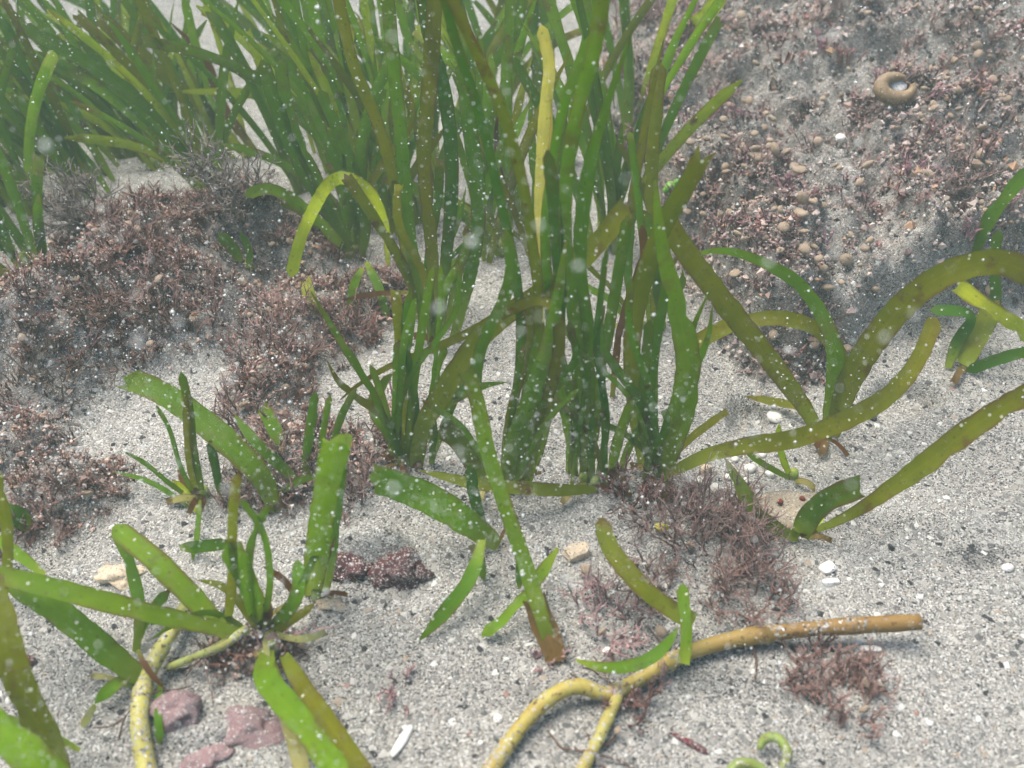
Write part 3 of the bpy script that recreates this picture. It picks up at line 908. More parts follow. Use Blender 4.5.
# --- right
shoot((826, 438), 'seagrass shoot with three arching blades before the bank', [
    ([(820, 436), (806, 410), (768, 358), (722, 300), (686, 252), (660, 212)], 28, OL, dict(k=-.1, roll=.1, twist=.2, brown=.45)),
    ([(826, 436), (833, 395), (836, 358), (825, 322), (800, 285), (762, 262), (722, 250), (688, 257)], 26, LG, dict(k=.02, roll=.1, twist=.2, brown=.15, tip='taper')),
    ([(830, 420), (840, 375), (836, 348), (815, 327), (780, 318), (740, 322), (708, 336), (684, 352)], 21, OL, dict(k=.02, roll=.1, twist=.2)),
    ([(832, 438), (848, 385), (880, 332), (920, 290), (960, 268), (1000, 262), (1040, 278)], 34, OL, dict(k=-.05, roll=.05, twist=.2, brown=.6)),
    ([(815, 420), (805, 408), (775, 402), (745, 396)], 10, OL, dict(h=[4, 10, 8, 4], brown=.9, tip='point')),
], FG)
shoot((664, 478), 'long level seagrass blade with rusty spots stretching right over the sand', [
    ([(662, 478), (700, 458), (745, 446), (795, 439), (845, 420), (885, 398), (915, 365), (936, 318)], 21, OL, dict(h=[4, 22, 30, 32, 36, 34, 36, 40], brown=.6, roll=.1, twist=.4, base_w=.4)),
], FG)
shoot((792, 480), 'tiny pale seagrass seedling under the long level blade', [
    ([(792, 480), (784, 462), (778, 440), (779, 424)], 9, YG, dict(k=0, brown=.1)),
    ([(792, 479), (770, 468), (750, 455), (738, 444)], 7, LG, dict(h=[0, 8, 14, 18], brown=.1, tip='point')),
], FG)
shoot((804, 537), 'low seagrass shoot with a wide cut blade on the right sand', [
    ([(798, 538), (772, 526), (746, 496), (725, 458)], 17, DO, dict(h=[2, 12, 20, 24], tip='point', brown=.8, roll=.1)),
    ([(800, 536), (812, 512), (836, 495), (864, 485)], 27, G, dict(h=[2, 22, 34, 38], tip='torn', roll=.25, twist=.3, base_w=.7, brown=.1)),
    ([(812, 532), (846, 517), (880, 496), (930, 460), (980, 422), (1040, 386)], 25, OL, dict(h=[2, 18, 34, 52, 66, 80], base_w=.2, base_len=.6, brown=.7, roll=.1, twist=.3)),
    ([(806, 536), (812, 526), (824, 518)], 8, YG, dict(h=[0, 6, 8], brown=0)),
], FG)
shoot((970, 366), 'seagrass shoot at the right edge with crossing short blades', [
    ([(992, 330), (996, 300), (994, 262), (998, 230)], 14, G, dict(k=.05)),
    ([(962, 364), (974, 345), (988, 318), (990, 300)], 22, OL, dict(h=[3, 12, 22, 28], tip='torn', base_w=.9, brown=.4)),
    ([(948, 368), (958, 340), (972, 322), (965, 312), (930, 310)], 14, DG, dict(h=[2, 14, 26, 30, 30])),
    ([(1050, 352), (1020, 328), (985, 305), (956, 284)], 18, YG, dict(h=[2, 22, 34, 42], brown=.15, tip='torn', roll=.1)),
    ([(1050, 352), (1024, 352), (990, 362), (966, 371)], 13, DG, dict(h=[22, 18, 10, 2], tip='round', brown=.1)),
    ([(960, 300), (972, 255), (995, 210), (1030, 168)], 18, G, dict(k=.1, brown=.3)),
], FG)
# --- centre front
shoot((492, 545), 'seagrass shoot with a wide torn green blade over the front sand', [
    ([(498, 545), (470, 524), (435, 502), (402, 488), (372, 478)], 33, LG, dict(h=[3, 18, 28, 34, 38], tip='torn', roll=.15, twist=.2, base_w=.45, brown=0)),
    ([(482, 540), (472, 575), (450, 606), (418, 642)], 17, G, dict(h=[20, 16, 10, 2], tip='point', roll=.1, brown=.2)),
    ([(478, 540), (480, 560), (484, 580)], 12, G, dict(h=[18, 10, 3], brown=.1)),
    ([(558, 548), (540, 575), (515, 608), (482, 636)], 14, LG, dict(h=[16, 16, 12, 3], tip='round', roll=.1, brown=.2, base_w=.25)),
    ([(520, 588), (518, 572), (520, 560)], 8, G, dict(h=[2, 10, 16])),
], FG)
loose((690, 624), 'loose olive blade curving down over the red algae tuft', [(694, 622), (660, 602), (626, 570), (606, 540), (602, 518)], 21, OL, h=[14, 20, 26, 30, 32], tip='round', brown=.7, base_w=.9, roll=.1, twist=.3)
loose((684, 662), 'upright green blade crossing the yellow rhizome', [(684, 664), (687, 635), (684, 605), (682, 584)], 14, LG, h=[14, 22, 26, 26], brown=.1, base_w=.95)
loose((580, 662), 'crescent shaped green blade lying against the yellow rhizome', [(576, 660), (605, 668), (640, 664), (662, 650), (678, 628)], 15, G, h=[8, 14, 20, 22, 20], tip='both', brown=.1, base_w=.6)
# --- left front
shoot((318, 600), 'seagrass shoot with two broad cut blades beside the dark stone', [
    ([(312, 598), (318, 545), (326, 490), (338, 436)], 34, LG, dict(k=-.1, tip='torn', roll=.1, twist=.2, base_w=.6, brown=.15)),
    ([(324, 594), (330, 545), (334, 495), (342, 445)], 24, G, dict(k=.05, roll=.25, brown=.2)),
    ([(306, 480), (308, 445), (316, 392)], 13, G, dict(k=0)),
    ([(318, 470), (324, 425), (330, 395)], 9, G, dict(k=0)),
    ([(328, 470), (340, 420), (356, 388)], 10, G, dict(k=0)),
    ([(320, 596), (326, 565), (336, 535)], 5, BR, dict(k=-.1, tip='point', brown=.6)),
    ([(280, 492), (300, 480), (318, 474)], 9, LG, dict(h=[4, 10, 14])),
], FG)
shoot((276, 508), 'seagrass shoot with a wide blade reaching up left over the furrow', [
    ([(276, 512), (262, 478), (232, 446), (196, 416), (160, 392), (126, 378)], 28, G, dict(h=[0, 22, 34, 42, 48, 52], tip='torn', roll=.1, twist=.25, base_w=.5, brown=.3)),
    ([(304, 486), (276, 462), (252, 438), (234, 414)], 13, G, dict(h=[0, 14, 22, 28], tip='point')),
    ([(282, 452), (274, 428), (262, 406)], 16, G, dict(h=[4, 12, 18], tip='torn')),
], FG)
shoot((206, 498), 'small seagrass shoot of thin curved blades in the furrow', [
    ([(204, 500), (194, 450), (190, 410), (181, 372)], 11, G, dict(k=0)),
    ([(198, 498), (190, 460), (188, 425), (186, 395)], 12, OL, dict(k=-.05, tip='torn')),
    ([(196, 500), (180, 465), (170, 430), (156, 405)], 7, G, dict(k=-.05)),
    ([(194, 500), (170, 484), (144, 462), (120, 450)], 6, G, dict(h=[0, 10, 14, 16], tip='point')),
    ([(190, 508), (165, 490), (140, 478), (112, 472)], 6, G, dict(h=[0, 8, 10, 10], tip='point')),
    ([(222, 500), (216, 470), (210, 440)], 12, DG, dict(k=0)),
    ([(204, 502), (190, 488), (178, 470)], 10, BR, dict(h=[0, 6, 10], brown=.5)),
    ([(236, 500), (240, 470), (246, 445)], 6, BR, dict(h=[0, 8, 14], brown=.5, tip='point')),
    ([(200, 515), (185, 490), (172, 480)], 9, YG, dict(h=[0, 6, 8])),
    ([(200, 500), (196, 545), (192, 560)], 6, G, dict(h=[8, 4, 2])),
], FG)
shoot((262, 630), 'many bladed seagrass shoot spreading from a hub at the lower left', [
    ([(228, 636), (200, 605), (160, 565), (114, 526)], 25, LG, dict(h=[8, 22, 32, 38], roll=.1, twist=.2, brown=.3)),
    ([(242, 634), (190, 622), (130, 608), (60, 590), (-10, 572)], 22, LG, dict(h=[8, 26, 38, 46, 50], roll=.1, twist=.2, brown=.35)),
    ([(144, 680), (105, 650), (60, 612), (10, 578)], 29, LG, dict(h=[4, 20, 32, 40], roll=.1, twist=.2, brown=.3)),
    ([(136, 652), (140, 610), (130, 565), (116, 532)], 13, G, dict(h=[2, 14, 22, 28])),
    ([(134, 650), (150, 612), (170, 590)], 11, G, dict(h=[2, 12, 16])),
    ([(226, 640), (232, 580), (232, 530), (236, 474)], 14, OL, dict(k=-.1, brown=.7)),
    ([(262, 628), (250, 590), (228, 543)], 29, LG, dict(k=-.2, base_w=.7, brown=.1)),
    ([(272, 630), (296, 600), (300, 575), (296, 560)], 16, G, dict(h=[4, 20, 26, 28])),
    ([(256, 618), (262, 592), (246, 590), (236, 604)], 10, LG, dict(h=[6, 18, 20, 14])),
    ([(264, 628), (270, 610), (262, 594)], 10, BR, dict(h=[6, 14, 18], brown=.3)),
    ([(296, 600), (286, 580), (262, 566)], 8, BR, dict(h=[10, 20, 24], brown=.5, tip='point')),
    ([(180, 548), (205, 546), (230, 543)], 14, G, dict(h=[6, 10, 8], brown=.2)),
    ([(258, 632), (238, 600), (222, 585), (196, 580)], 9, OL, dict(h=[4, 22, 28, 26], brown=.8, tip='point')),
    ([(250, 632), (215, 612), (185, 618), (150, 640)], 8, LG, dict(h=[4, 20, 24, 14], tip='point')),
    ([(268, 628), (300, 590), (312, 560), (330, 535)], 9, G, dict(h=[4, 22, 30, 34], tip='point')),
    ([(256, 630), (248, 585), (252, 540), (268, 505)], 11, G, dict(k=-.1)),
    ([(270, 632), (300, 640), (326, 632)], 8, PA, dict(h=[4, 10, 4], brown=.5, tip='torn')),
    ([(262, 632), (270, 580), (262, 530), (240, 500)], 10, LG, dict(k=-.1)),
    ([(266, 636), (290, 622), (314, 604)], 9, OL, dict(h=[4, 8, 6], brown=.6, base_w=.9)),
], FG)
shoot((272, 652), 'seagrass shoot with two parallel blades running to the bottom edge', [
    ([(268, 650), (266, 678), (300, 720), (345, 782)], 28, LG, dict(h=[6, 26, 34, 40], roll=.1, twist=.1, brown=.1)),
    ([(284, 655), (300, 682), (330, 725), (372, 785)], 21, OL, dict(h=[4, 18, 24, 28], roll=.1, twist=.1, brown=.5)),
    ([(268, 655), (282, 700), (296, 745), (306, 785)], 18, PA, dict(h=[3, 10, 12, 14], roll=.1, twist=.1, brown=0, label='bleached cream blade')),
    ([(266, 634), (266, 648), (268, 660)], 7, PA, dict(h=[4, 8, 14], brown=0)),
], FG)
shoot((136, 686), 'small folded green blade lying beside the left yellow rhizome', [
    ([(128, 676), (108, 690), (94, 704)], 15, LG, dict(h=[8, 9, 5], tip='point')),
    ([(95, 705), (88, 716), (82, 728)], 9, PA, dict(h=[4, 3, 2], brown=0)),
    ([(160, 682), (158, 715), (160, 745)], 9, G, dict(h=[6, 6, 3])),
    ([(138, 650), (146, 668), (166, 690)], 7, BR, dict(h=[16, 18, 10], brown=.4, tip='point')),
], FG)
shoot((70, 790), 'big olive blade rising at the bottom left corner', [
    ([(68, 800), (48, 745), (24, 695), (6, 645), (-12, 570)], 33, OL, dict(h=[10, 30, 46, 58, 66], roll=.1, twist=.1, brown=.5)),
    ([(80, 800), (40, 768), (0, 725), (-40, 690)], 40, LG, dict(h=[30, 44, 54, 60], roll=.1, twist=.1, brown=.1)),
    ([(80, 750), (40, 730), (-10, 712)], 9, G, dict(h=[10, 16, 20])),
], FG)
shoot((8, 560), 'seagrass shoot half cut off by the left edge', [
    ([(4, 600), (8, 560), (6, 520), (-4, 470)], 14, OL, dict(k=-.1)),
    ([(30, 528), (16, 515), (-10, 508)], 22, DG, dict(h=[3, 14, 18])),
    ([(44, 575), (20, 555), (-10, 535)], 12, LG, dict(h=[6, 12, 16])),
    ([(28, 590), (10, 585), (-10, 575)], 12, OL, dict(h=[8, 12, 16], brown=.8)),
], FG)
shoot((250, 270), 'small green seagrass sprout poking out of the left hump turf', [
    ([(240, 262), (232, 246), (218, 234)], 14, G, dict(h=[0, 10, 14])),
    ([(248, 268), (250, 250), (240, 232)], 8, G, dict(h=[2, 14, 18])),
], FG)
shoot((672, 20), 'pale lime blade rising behind the top of the bank', [
    ([(690, 24), (704, 8), (724, -10)], 18, YG, dict(h=[10, 30, 45], brown=0)),
], FG)

# --- the meadow behind
shoot((402, 140), 'seagrass shoot with two yellow green blades bent level to the left behind the clump', [
    ([(402, 140), (398, 104), (350, 88), (285, 70)], 14, YG, dict(k=.02, brown=.3)),
    ([(400, 140), (385, 100), (340, 92), (272, 108)], 15, YG, dict(k=.0, brown=.3)),
    ([(404, 140), (410, 90), (408, 40), (415, -10)], 15, G, dict(k=.1)),
], FG)
shoot((250, 150), 'seagrass shoot with two rust brown streaked blades in the upper left meadow', [
    ([(262, 160), (225, 110), (205, 60), (170, 22)], 13, BR, dict(k=.05, brown=1.0, tip='point')),
    ([(250, 160), (200, 105), (150, 62), (100, 18)], 20, OL, dict(k=.0, brown=.9, tip='torn')),
    ([(196, 190), (160, 120), (95, 68), (22, 26)], 19, G, dict(k=.0, brown=.2)),
], FG)
def meadow(n, xr, yr, lean, label, group, cols, blades=(4, 6), length=(.09, .20), seed=0):
    rnd = random.Random(seed)
    for i in range(n):
        for _ in range(30):
            x, y, z = on_ground(rnd.uniform(*xr), rnd.uniform(*yr), -.003)
            if masks(np.array([x]), np.array([y]))[1][0] < (.5 if seed == 5 else .05): break
        r = empty('seagrass_shoot', (x, y, z))
        tag(r, label, 'seagrass', group)
        base = np.array([x, y, z])
        add_sheath(r, base, rnd.uniform(12, 25), lean(x, y) * .4)
        for j in range(rnd.randint(*blades)):
            ln = rnd.uniform(*length)
            a = lean(x, y) + rnd.gauss(0, .36)
            fy = rnd.gauss(.05, .16)
            curl = rnd.gauss(.35, .7)
            pts = []
            off = np.array([rnd.gauss(0, .006), rnd.gauss(0, .006), 0])
            ang = a * .35
            p = off.copy()
            for q in range(7):
                pts.append(base + p)
                ang += (a * .65 + np.sign(a) * curl * .35) / 6
                st = ln / 6
                p = p + np.array([math.sin(ang) * st, fy * st * (q / 3), max(.05, math.cos(ang)) * st])
            path, L_ = smooth_path(pts, .012)
            NB[0] += 1
            wd = rnd.uniform(.0052, .0080)
            V, Fc, tt, uu = ribbon(path, L_, wd, rnd.choice(['round', 'round', 'torn', 'point']), rnd.uniform(-.6, .6), rnd.uniform(-1.2, 1.2),
                                   side=np.array([0.0, 1.0, -.3]), base_w=.6, seed=NB[0])
            me = mesh_np('blade', V - base, Fc, True, [('bt', 'FLOAT', tt), ('bu', 'FLOAT', uu)], [M_BLADE])
            o = link('blade', me, r)
            c = rnd.choice(cols); jj = rnd.uniform(.8, 1.2)
            o.color = (c[0] * jj, c[1] * jj, c[2] * jj, rnd.choice([.1, .3, .6, 1.0]))

COLS = [G, LG, LG, G, OL, LG, LG, G, YG]
meadow(15, (-150, 240), (95, 270), lambda x, y: -.42, 'hazy green seagrass shoot bent to the left in the meadow at the upper left corner', 'meadow at the upper left', COLS, seed=1)
meadow(26, (-150, 235), (140, 222), lambda x, y: -.36, 'green seagrass shoot bent left right behind the crest of the turf hump', 'meadow along the hump crest', COLS, length=(.07, .15), seed=5)
meadow(10, (-110, 45), (235, 310), lambda x, y: -.5, 'short dark seagrass shoot at the left edge beside the hump', 'shoots left of the hump', [G, DG, G, OL], length=(.05, .10), seed=6)
meadow(16, (190, 390), (85, 240), lambda x, y: -.33, 'green seagrass shoot leaning left in the meadow just behind the turf hump', 'meadow behind the hump', COLS, seed=2)
meadow(20, (375, 630), (60, 260), lambda x, y: -.08 + .8 * x, 'upright green seagrass shoot in the meadow behind the central clump', 'meadow behind the clump', COLS, seed=3)
meadow(10, (-60, 560), (-40, 60), lambda x, y: -.3, 'faint far seagrass shoot at the back of the meadow', 'far back of the meadow', COLS, length=(.10, .18), seed=4)

# ------------------------------------------------------------------ rhizomes and stems
def px_path(spec, step=.004):
    P = [on_ground(px, py, h / 1000) for (px, py, h) in spec]
    return smooth_path(P, step)

def rhizome(label, spec, rpx, color, nodes=(), cat='rhizome', taper=(1, 1), sides=12, rootlets=7):
    path, ln = px_path(spec)
    n = len(path)
    base = path[0].copy()
    r0 = rpx * np.mean([pxsize(p) for p in path])
    s = np.linspace(0, 1, n)
    rad = r0 * np.interp(s, [0, 1], taper) * (1 + .05 * np.sin(s * 31) + .05 * np.sin(s * 67 + 1)) * (1 + .12 * (vnoise(s * ln / .012, s * 0 + spec[0][0], 3) - .5))
    for q in nodes: rad *= 1 + .20 * np.exp(-((s - q) / .012) ** 2)
    root = empty('rhizome', base)
    tag(root, label, cat)
    tube_obj('stem', path, rad, M_RHIZ, root, base, sides, color)
    for q in nodes:
        i = int(q * (n - 1)); i = min(max(i, 1), n - 2)
        T = path[i + 1] - path[i - 1]; T /= np.linalg.norm(T)
        rg = np.array([path[i] - T * .0007, path[i], path[i] + T * .0007])
        tube_obj('node_ring', rg, [rad[i] * 1.02, rad[i] * 1.12, rad[i] * 1.02], M_RHIZ, root, base, 12, (.26, .19, .06, 0))
    rnd = random.Random(int(spec[0][0]))
    for q in range(rootlets):
        c = rnd.choice(list(nodes) or [.5]) + rnd.gauss(0, .02); i = min(max(int(c * (n - 1)), 0), n - 1)
        p = path[i].copy(); d = np.array([rnd.gauss(0, .6), rnd.gauss(-.3, .6), -.2]); pts = [p]
        for j in range(5):
            d = d + np.array([rnd.gauss(0, .35), rnd.gauss(0, .35), 0]); d = d / np.linalg.norm(d)
            p = p + d * rnd.uniform(.003, .006); p[2] = max(H1(p[0], p[1]) + .0008, p[2]); pts.append(p.copy())
        rp, _ = smooth_path(pts, .002)
        tube_obj('rootlet', rp, np.linspace(.0007, .0003, len(rp)), M_RHIZ, root, base, 5, (.11, .065, .05, 0))
    return root, path, rad

YR = (.50, .42, .06, 0)
rhizome('thick yellow rhizome with a brown cut end lying across the front sand',
        [(478, 790, 4), (505, 748, 5), (535, 710, 7), (562, 690, 9), (583, 684, 9), (602, 697, 4), (618, 692, 3), (648, 674, 5), (690, 652, 6), (745, 637, 7), (810, 629, 9), (865, 625, 11), (920, 622, 13)],
        8.2, (.40, .34, .085, 1.0), (.36, .49, .70), taper=(.9, 1.05), rootlets=12)
rhizome('shorter yellow rhizome piece running down to the bottom edge', [(570, 790, 3), (590, 755, 4), (606, 722, 5), (622, 688, 4)], 7.0, (.38, .36, .10, 0), (.35,), taper=(1.05, .8))
rhizome('thick pale yellow rhizome bending up at the lower left', [(152, 800, 3), (144, 755, 5), (139, 715, 7), (146, 680, 9), (162, 648, 9), (180, 618, 8), (194, 590, 5)],
        9.5, (.42, .41, .11, 0), (.45,), taper=(1.1, .75))
rhizome('pale green side stem joining the lower left hub', [(168, 668, 4), (195, 657, 8), (222, 646, 10), (248, 628, 10)], 5.0, (.38, .42, .12, 0), (), taper=(.8, 1.0))
# rust coloured sheath at the foot of the centre shoot
path, ln = px_path([(557, 662, 1), (550, 640, 5), (541, 618, 10), (534, 598, 16)])
cb = np.array(CENTRE.location)
V, Fc, tt, uu = ribbon(path, ln, 25 * pxsize(path[0]), 'torn', 0, 0, base_w=.8, thick=.004, cup=.15, seed=5)
o = link('sheath', mesh_np('sheath', V - cb, Fc, True, [('bt', 'FLOAT', tt * .5 + .5), ('bu', 'FLOAT', uu)], [M_BLADE]), CENTRE); o.color = (.20, .13, .05, .9)
o['label'] = 'frayed rust brown sheath'
# curled tendril
path, ln = px_path([(760, 750, 4), (761, 742, 6), (771, 736, 8), (782, 741, 9), (788, 754, 8), (783, 768, 6), (772, 776, 5), (760, 768, 6), (748, 763, 7), (736, 765, 6), (727, 778, 4)], .0015)
o = tube_obj('curled_tendril', path, np.interp(np.linspace(0, 1, len(path)), [0, .1, 1], [.0012, .0019, .0021]), M_RHIZ, None, path[0], 8, (.20, .27, .06, 0))
tag(o, 'thin curled yellow green tendril on the sand at the bottom edge', 'tendril')

# ------------------------------------------------------------------ red algae tufts one can point to
def bush(name, px, py, hpx, wpx, color, label, stems=10, depth=3, seed=0, thick=.00058, lie=(0, 0), lift=0, cat='algae', knob=False, group=None):
    rnd = random.Random(seed)
    b = on_ground(px, py, lift)
    m = pxsize(b)
    Hh, Ww = hpx * m, wpx * m
    root = empty(name, b); tag(root, label, cat, group)
    def grow(V, Fc, C, p, d, ln, r, lev):
        n = 3
        pts = [p]
        for i in range(n):
            d = d + np.array([rnd.gauss(0, .28), rnd.gauss(0, .28), rnd.gauss(.06, .18)])
            d = d / np.linalg.norm(d)
            pts.append(pts[-1] + d * ln / n)
        rs = [r, r * .9, r * .8, r * (.25 if (lev == 0 and not knob) else .75)]
        v, f, _ = tube_mesh(np.array(pts), rs, 4)
        o = len(V)
        V.extend(v); Fc.extend([tuple(dict.fromkeys(q + o for q in face)) for face in f])
        k = rnd.uniform(.65, 1.35)
        tipc = 1.0 + (.5 if lev == 0 else 0)
        C.extend([(color[0] * k * tipc, color[1] * k * tipc, color[2] * k * tipc, 1)] * len(v))
        if lev > 0:
            for i in range(1, n + 1):
                for q in range(rnd.choice([1, 1, 2])):
                    dd = d + np.array([rnd.gauss(0, .75), rnd.gauss(0, .75), rnd.gauss(.15, .5)])
                    dd /= np.linalg.norm(dd)
                    grow(V, Fc, C, pts[i], dd, ln * rnd.uniform(.5, .75), r * .72, lev - 1)
    for s in range(stems):
        V, Fc, C = [], [], []
        a = rnd.uniform(0, 6.283); rr_ = math.sqrt(rnd.random())
        p = b + np.array([math.cos(a) * Ww * .32 * rr_, math.sin(a) * Ww * .32 * rr_, 0])
        p[2] = H1(p[0], p[1]) - .001 + lift
        d = np.array([math.cos(a) * .55 * rr_ + lie[0], math.sin(a) * .55 * rr_ + lie[1], .8])
        grow(V, Fc, C, p, d / np.linalg.norm(d), Hh * rnd.uniform(.35, .6), thick, depth - 1)
        me = bpy.data.meshes.new('frond')
        me.from_pydata([tuple(np.asarray(v) - b) for v in V], [], Fc)
        at = me.attributes.new('col', 'FLOAT_COLOR', 'POINT'); at.data.foreach_set('color', np.array(C, np.float32).ravel())
        me.materials.append(M_ALGA)
        link('frond', me, root)
    return root

RA = (.21, .125, .108); RB = (.20, .13, .115); RM = (.29, .18, .18); RD = (.19, .155, .135)
bush('red_alga', 630, 498, 48, 70, (.13, .055, .045), 'spiky dark red alga tuft at the foot of the wide blade', 22, 2, 1, .0007)
bush('red_alga', 710, 560, 78, 150, RB, 'large feathery brown alga tuft on the sand below the right shoots', 36, 3, 2, .0005)
bush('red_alga', 745, 600, 60, 110, RA, 'reddish alga tuft just above the yellow rhizome', 20, 3, 3, .0005)
bush('red_alga', 850, 702, 46, 130, RA, 'bushy brown alga tuft below the brown rhizome end', 30, 3, 4, .0005, lie=(.3, .2))
bush('red_alga', 800, 664, 40, 100, RA, 'brown alga tuft tucked under the brown end of the rhizome', 18, 3, 5, lie=(.3, -.3))
bush('red_alga', 600, 630, 56, 110, RM, 'sparse mauve alga tuft between the rust sheath and the loose blade', 14, 3, 6)
bush('red_alga', 630, 715, 40, 60, (.14, .07, .06), 'thin dark alga strands under the rhizome bend', 8, 3, 7, lie=(.1, -.4))
bush('red_alga', 405, 690, 34, 60, RM, 'small faint mauve alga tuft alone on the front sand', 8, 2, 8, .0007)
bush('red_alga', 545, 660, 26, 40, RM, 'little mauve alga sprig left of the rust sheath', 6, 2, 9, .0008)
bush('red_alga', 655, 585, 40, 80, RB, 'brown alga tuft half under the loose olive blade', 20, 3, 10)
bush('red_alga', 88, 232, 80, 16, RD, 'tall dark silted alga standing on the left hump crest', 8, 4, 11, .0008, knob=True)
bush('red_alga', 236, 215, 90, 18, RD, 'tall dark fuzzy alga standing on the right end of the hump crest', 8, 4, 12, .0008, knob=True)
bush('red_alga', 688, 52, 40, 60, (.26, .17, .16), 'knobbly pinkish alga at the top of the bank beside the meadow', 12, 3, 13, .0018, knob=True)
bush('red_alga', 625, 130, 34, 40, RD, 'dark knobbly alga at the left edge of the bank', 9, 3, 14, .0014, knob=True)
bush('red_alga', 275, 350, 60, 110, RA, 'reddish alga tuft at the right end of the left hump', 16, 3, 15)
bush('red_alga', 185, 300, 54, 120, RA, 'reddish alga tuft in the middle of the left hump', 16, 3, 16)
bush('red_alga', 120, 330, 50, 120, (.13, .08, .06), 'brown alga tuft on the left half of the hump', 14, 3, 17)
bush('red_alga', 40, 390, 50, 110, (.12, .085, .065), 'brown alga tuft on the hump by the left edge', 14, 3, 18)
bush('red_alga', 40, 520, 44, 110, RA, 'low red alga tuft in the patch by the left edge', 12, 3, 19)
bush('red_alga', 300, 440, 46, 100, RB, 'brown alga tuft behind the two broad cut blades', 14, 3, 20)
bush('red_alga', 250, 420, 46, 90, RB, 'brown alga tuft left of the two small blades in the furrow', 14, 3, 31)
bush('red_alga', 350, 495, 40, 80, RB, 'brown alga tuft behind the wide upright cut blade', 14, 3, 32)
bush('red_alga', 255, 500, 36, 80, RB, 'brown alga tuft at the foot of the wide blade over the furrow', 12, 3, 33)
bush('red_alga', 345, 330, 46, 70, RA, 'reddish alga tuft beside the thin pinkish dead blade', 12, 3, 34)
bush('red_alga', 390, 450, 34, 60, RB, 'brown alga sprig under the curly blades left of centre', 8, 3, 35)
bush('red_alga', 150, 235, 44, 90, RA, 'reddish alga tuft on the crest of the left hump', 14, 3, 36)
bush('red_alga', 730, 120, 34, 90, (.26, .18, .165), 'pinkish brown alga tuft on the upper bank near the meadow', 12, 3, 37)
bush('red_alga', 950, 180, 34, 90, (.26, .18, .165), 'pinkish brown alga tuft on the bank above the right edge shoot', 12, 3, 38)
bush('red_alga', 760, 270, 30, 80, (.24, .17, .16), 'pinkish brown alga tuft on the bank inside the bright arching blade', 12, 3, 39)
bush('red_alga', 980, 60, 34, 90, (.26, .18, .16), 'brown alga tuft at the top right of the bank', 12, 3, 40)
bush('red_alga', 672, 520, 56, 90, RB, 'feathery brown alga tuft just right of the spiky dark red one', 18, 3, 41, .0005)
bush('red_alga', 738, 528, 56, 80, RB, 'feathery brown alga tuft left of the flat tan stone', 18, 3, 42, .0005)
bush('red_alga', 640, 690, 34, 80, RM, 'mauve alga strands just right of the rhizome bend', 10, 3, 43, .0005)
bush('red_alga', 240, 660, 22, 70, RB, 'low brown alga tuft above the pink stones', 10, 2, 21, lie=(0, -.3))
bush('red_alga', 860, 215, 30, 60, (.22, .12, .12), 'brownish pink alga tuft in the middle of the bank', 10, 2, 22)

# ------------------------------------------------------------------ stones, shells, pebbles
import bmesh
def rock_mesh(name, sx, sy, sz, seed, m, sub=3, rough=.28, angular=False):
    bm = bmesh.new()
    bmesh.ops.create_icosphere(bm, subdivisions=sub, radius=1)
    off = Vector((seed * 3.7, seed * 1.3, seed * 2.1))
    from mathutils import noise
    for v in bm.verts:
        n = noise.noise(v.co * 1.3 + off) * rough + noise.noise(v.co * 3.5 + off) * rough * .45
        if sub > 2: n += noise.noise(v.co * 9 + off) * rough * .2
        co = v.co * (1 + n)
        if angular: co = Vector([math.copysign(abs(c) ** .6, c) for c in co])
        v.co = Vector((co.x * sx, co.y * sy, co.z * sz))
    me = bpy.data.meshes.new(name)
    bm.to_mesh(me); bm.free()
    if not angular: me.polygons.foreach_set('use_smooth', np.ones(len(me.polygons), bool))
    me.materials.append(m)
    return me

def rock(name, px, py, rx, ry, rz, m, label, cat, seed, lift=.3, rot=0.0, group=None, **kw):
    b = on_ground(px, py)
    s = pxsize(b)
    me = rock_mesh(name, rx * s, ry * s, rz * s, seed, m, **kw)
    o = link(name, me, None, (b[0], b[1], b[2] + rz * s * lift))
    o.rotation_euler = (random.Random(seed).uniform(-.2, .2), random.Random(seed + 1).uniform(-.2, .2), rot)
    return tag(o, label, cat, group)

rock('crusted_stone', 180, 712, 22, 20, 19, M_PINK, 'round pink crusted stone beside the left yellow rhizome', 'stone', 1, 0.05, rough=.5, sub=4)
rock('crusted_stone', 244, 728, 38, 20, 10, M_PINK, 'long lumpy pink crusted stone right of the round one', 'stone', 2, -0.35, rough=.5, sub=4)
rock('crusted_stone', 202, 756, 26, 20, 9, M_PINK, 'half buried pink crusted stone at the bottom edge', 'stone', 3, -0.35, rough=.5, sub=4)
rock('crusted_stone', 402, 574, 26, 22, 20, M_DARKRED, 'dark maroon crusted stone on the sand left of the centre front', 'stone', 4, 0.15, rough=.5, sub=4)
rock('crusted_stone', 352, 566, 28, 18, 14, M_DARKRED, 'low dark maroon stone under a sandy ledge', 'stone', 5, -0.05, rough=.5, sub=4)
rock('stone_chip', 577, 554, 13, 9, 8, M_CHIP, 'angular cream limestone chip beside the loose olive blade', 'stone', 6, .3, .4, angular=True, sub=3, rough=.5)
rock('flat_stone', 790, 508, 42, 26, 10, M_ROCK, 'flat tan silted stone behind the low right shoot', 'stone', 7, -.35, rough=.35)
rock('red_dot_alga', 779, 507, 3.4, 3, 3, stone_mat('red_crust_dot', (.20, .04, .03), (.12, .03, .02), 200, .05), 'left small red crust dot on the flat tan stone', 'algae', 8, 2.6, sub=2)
rock('red_dot_alga', 801, 504, 3.4, 3, 3, bpy.data.materials['red_crust_dot'], 'right small red crust dot on the flat tan stone', 'algae', 9, 2.6, sub=2)
rock('dark_pebble', 688, 490, 7, 6, 5, M_BLACK, 'smooth black pebble right of the spiky red tuft', 'pebble', 10, .4, sub=2)
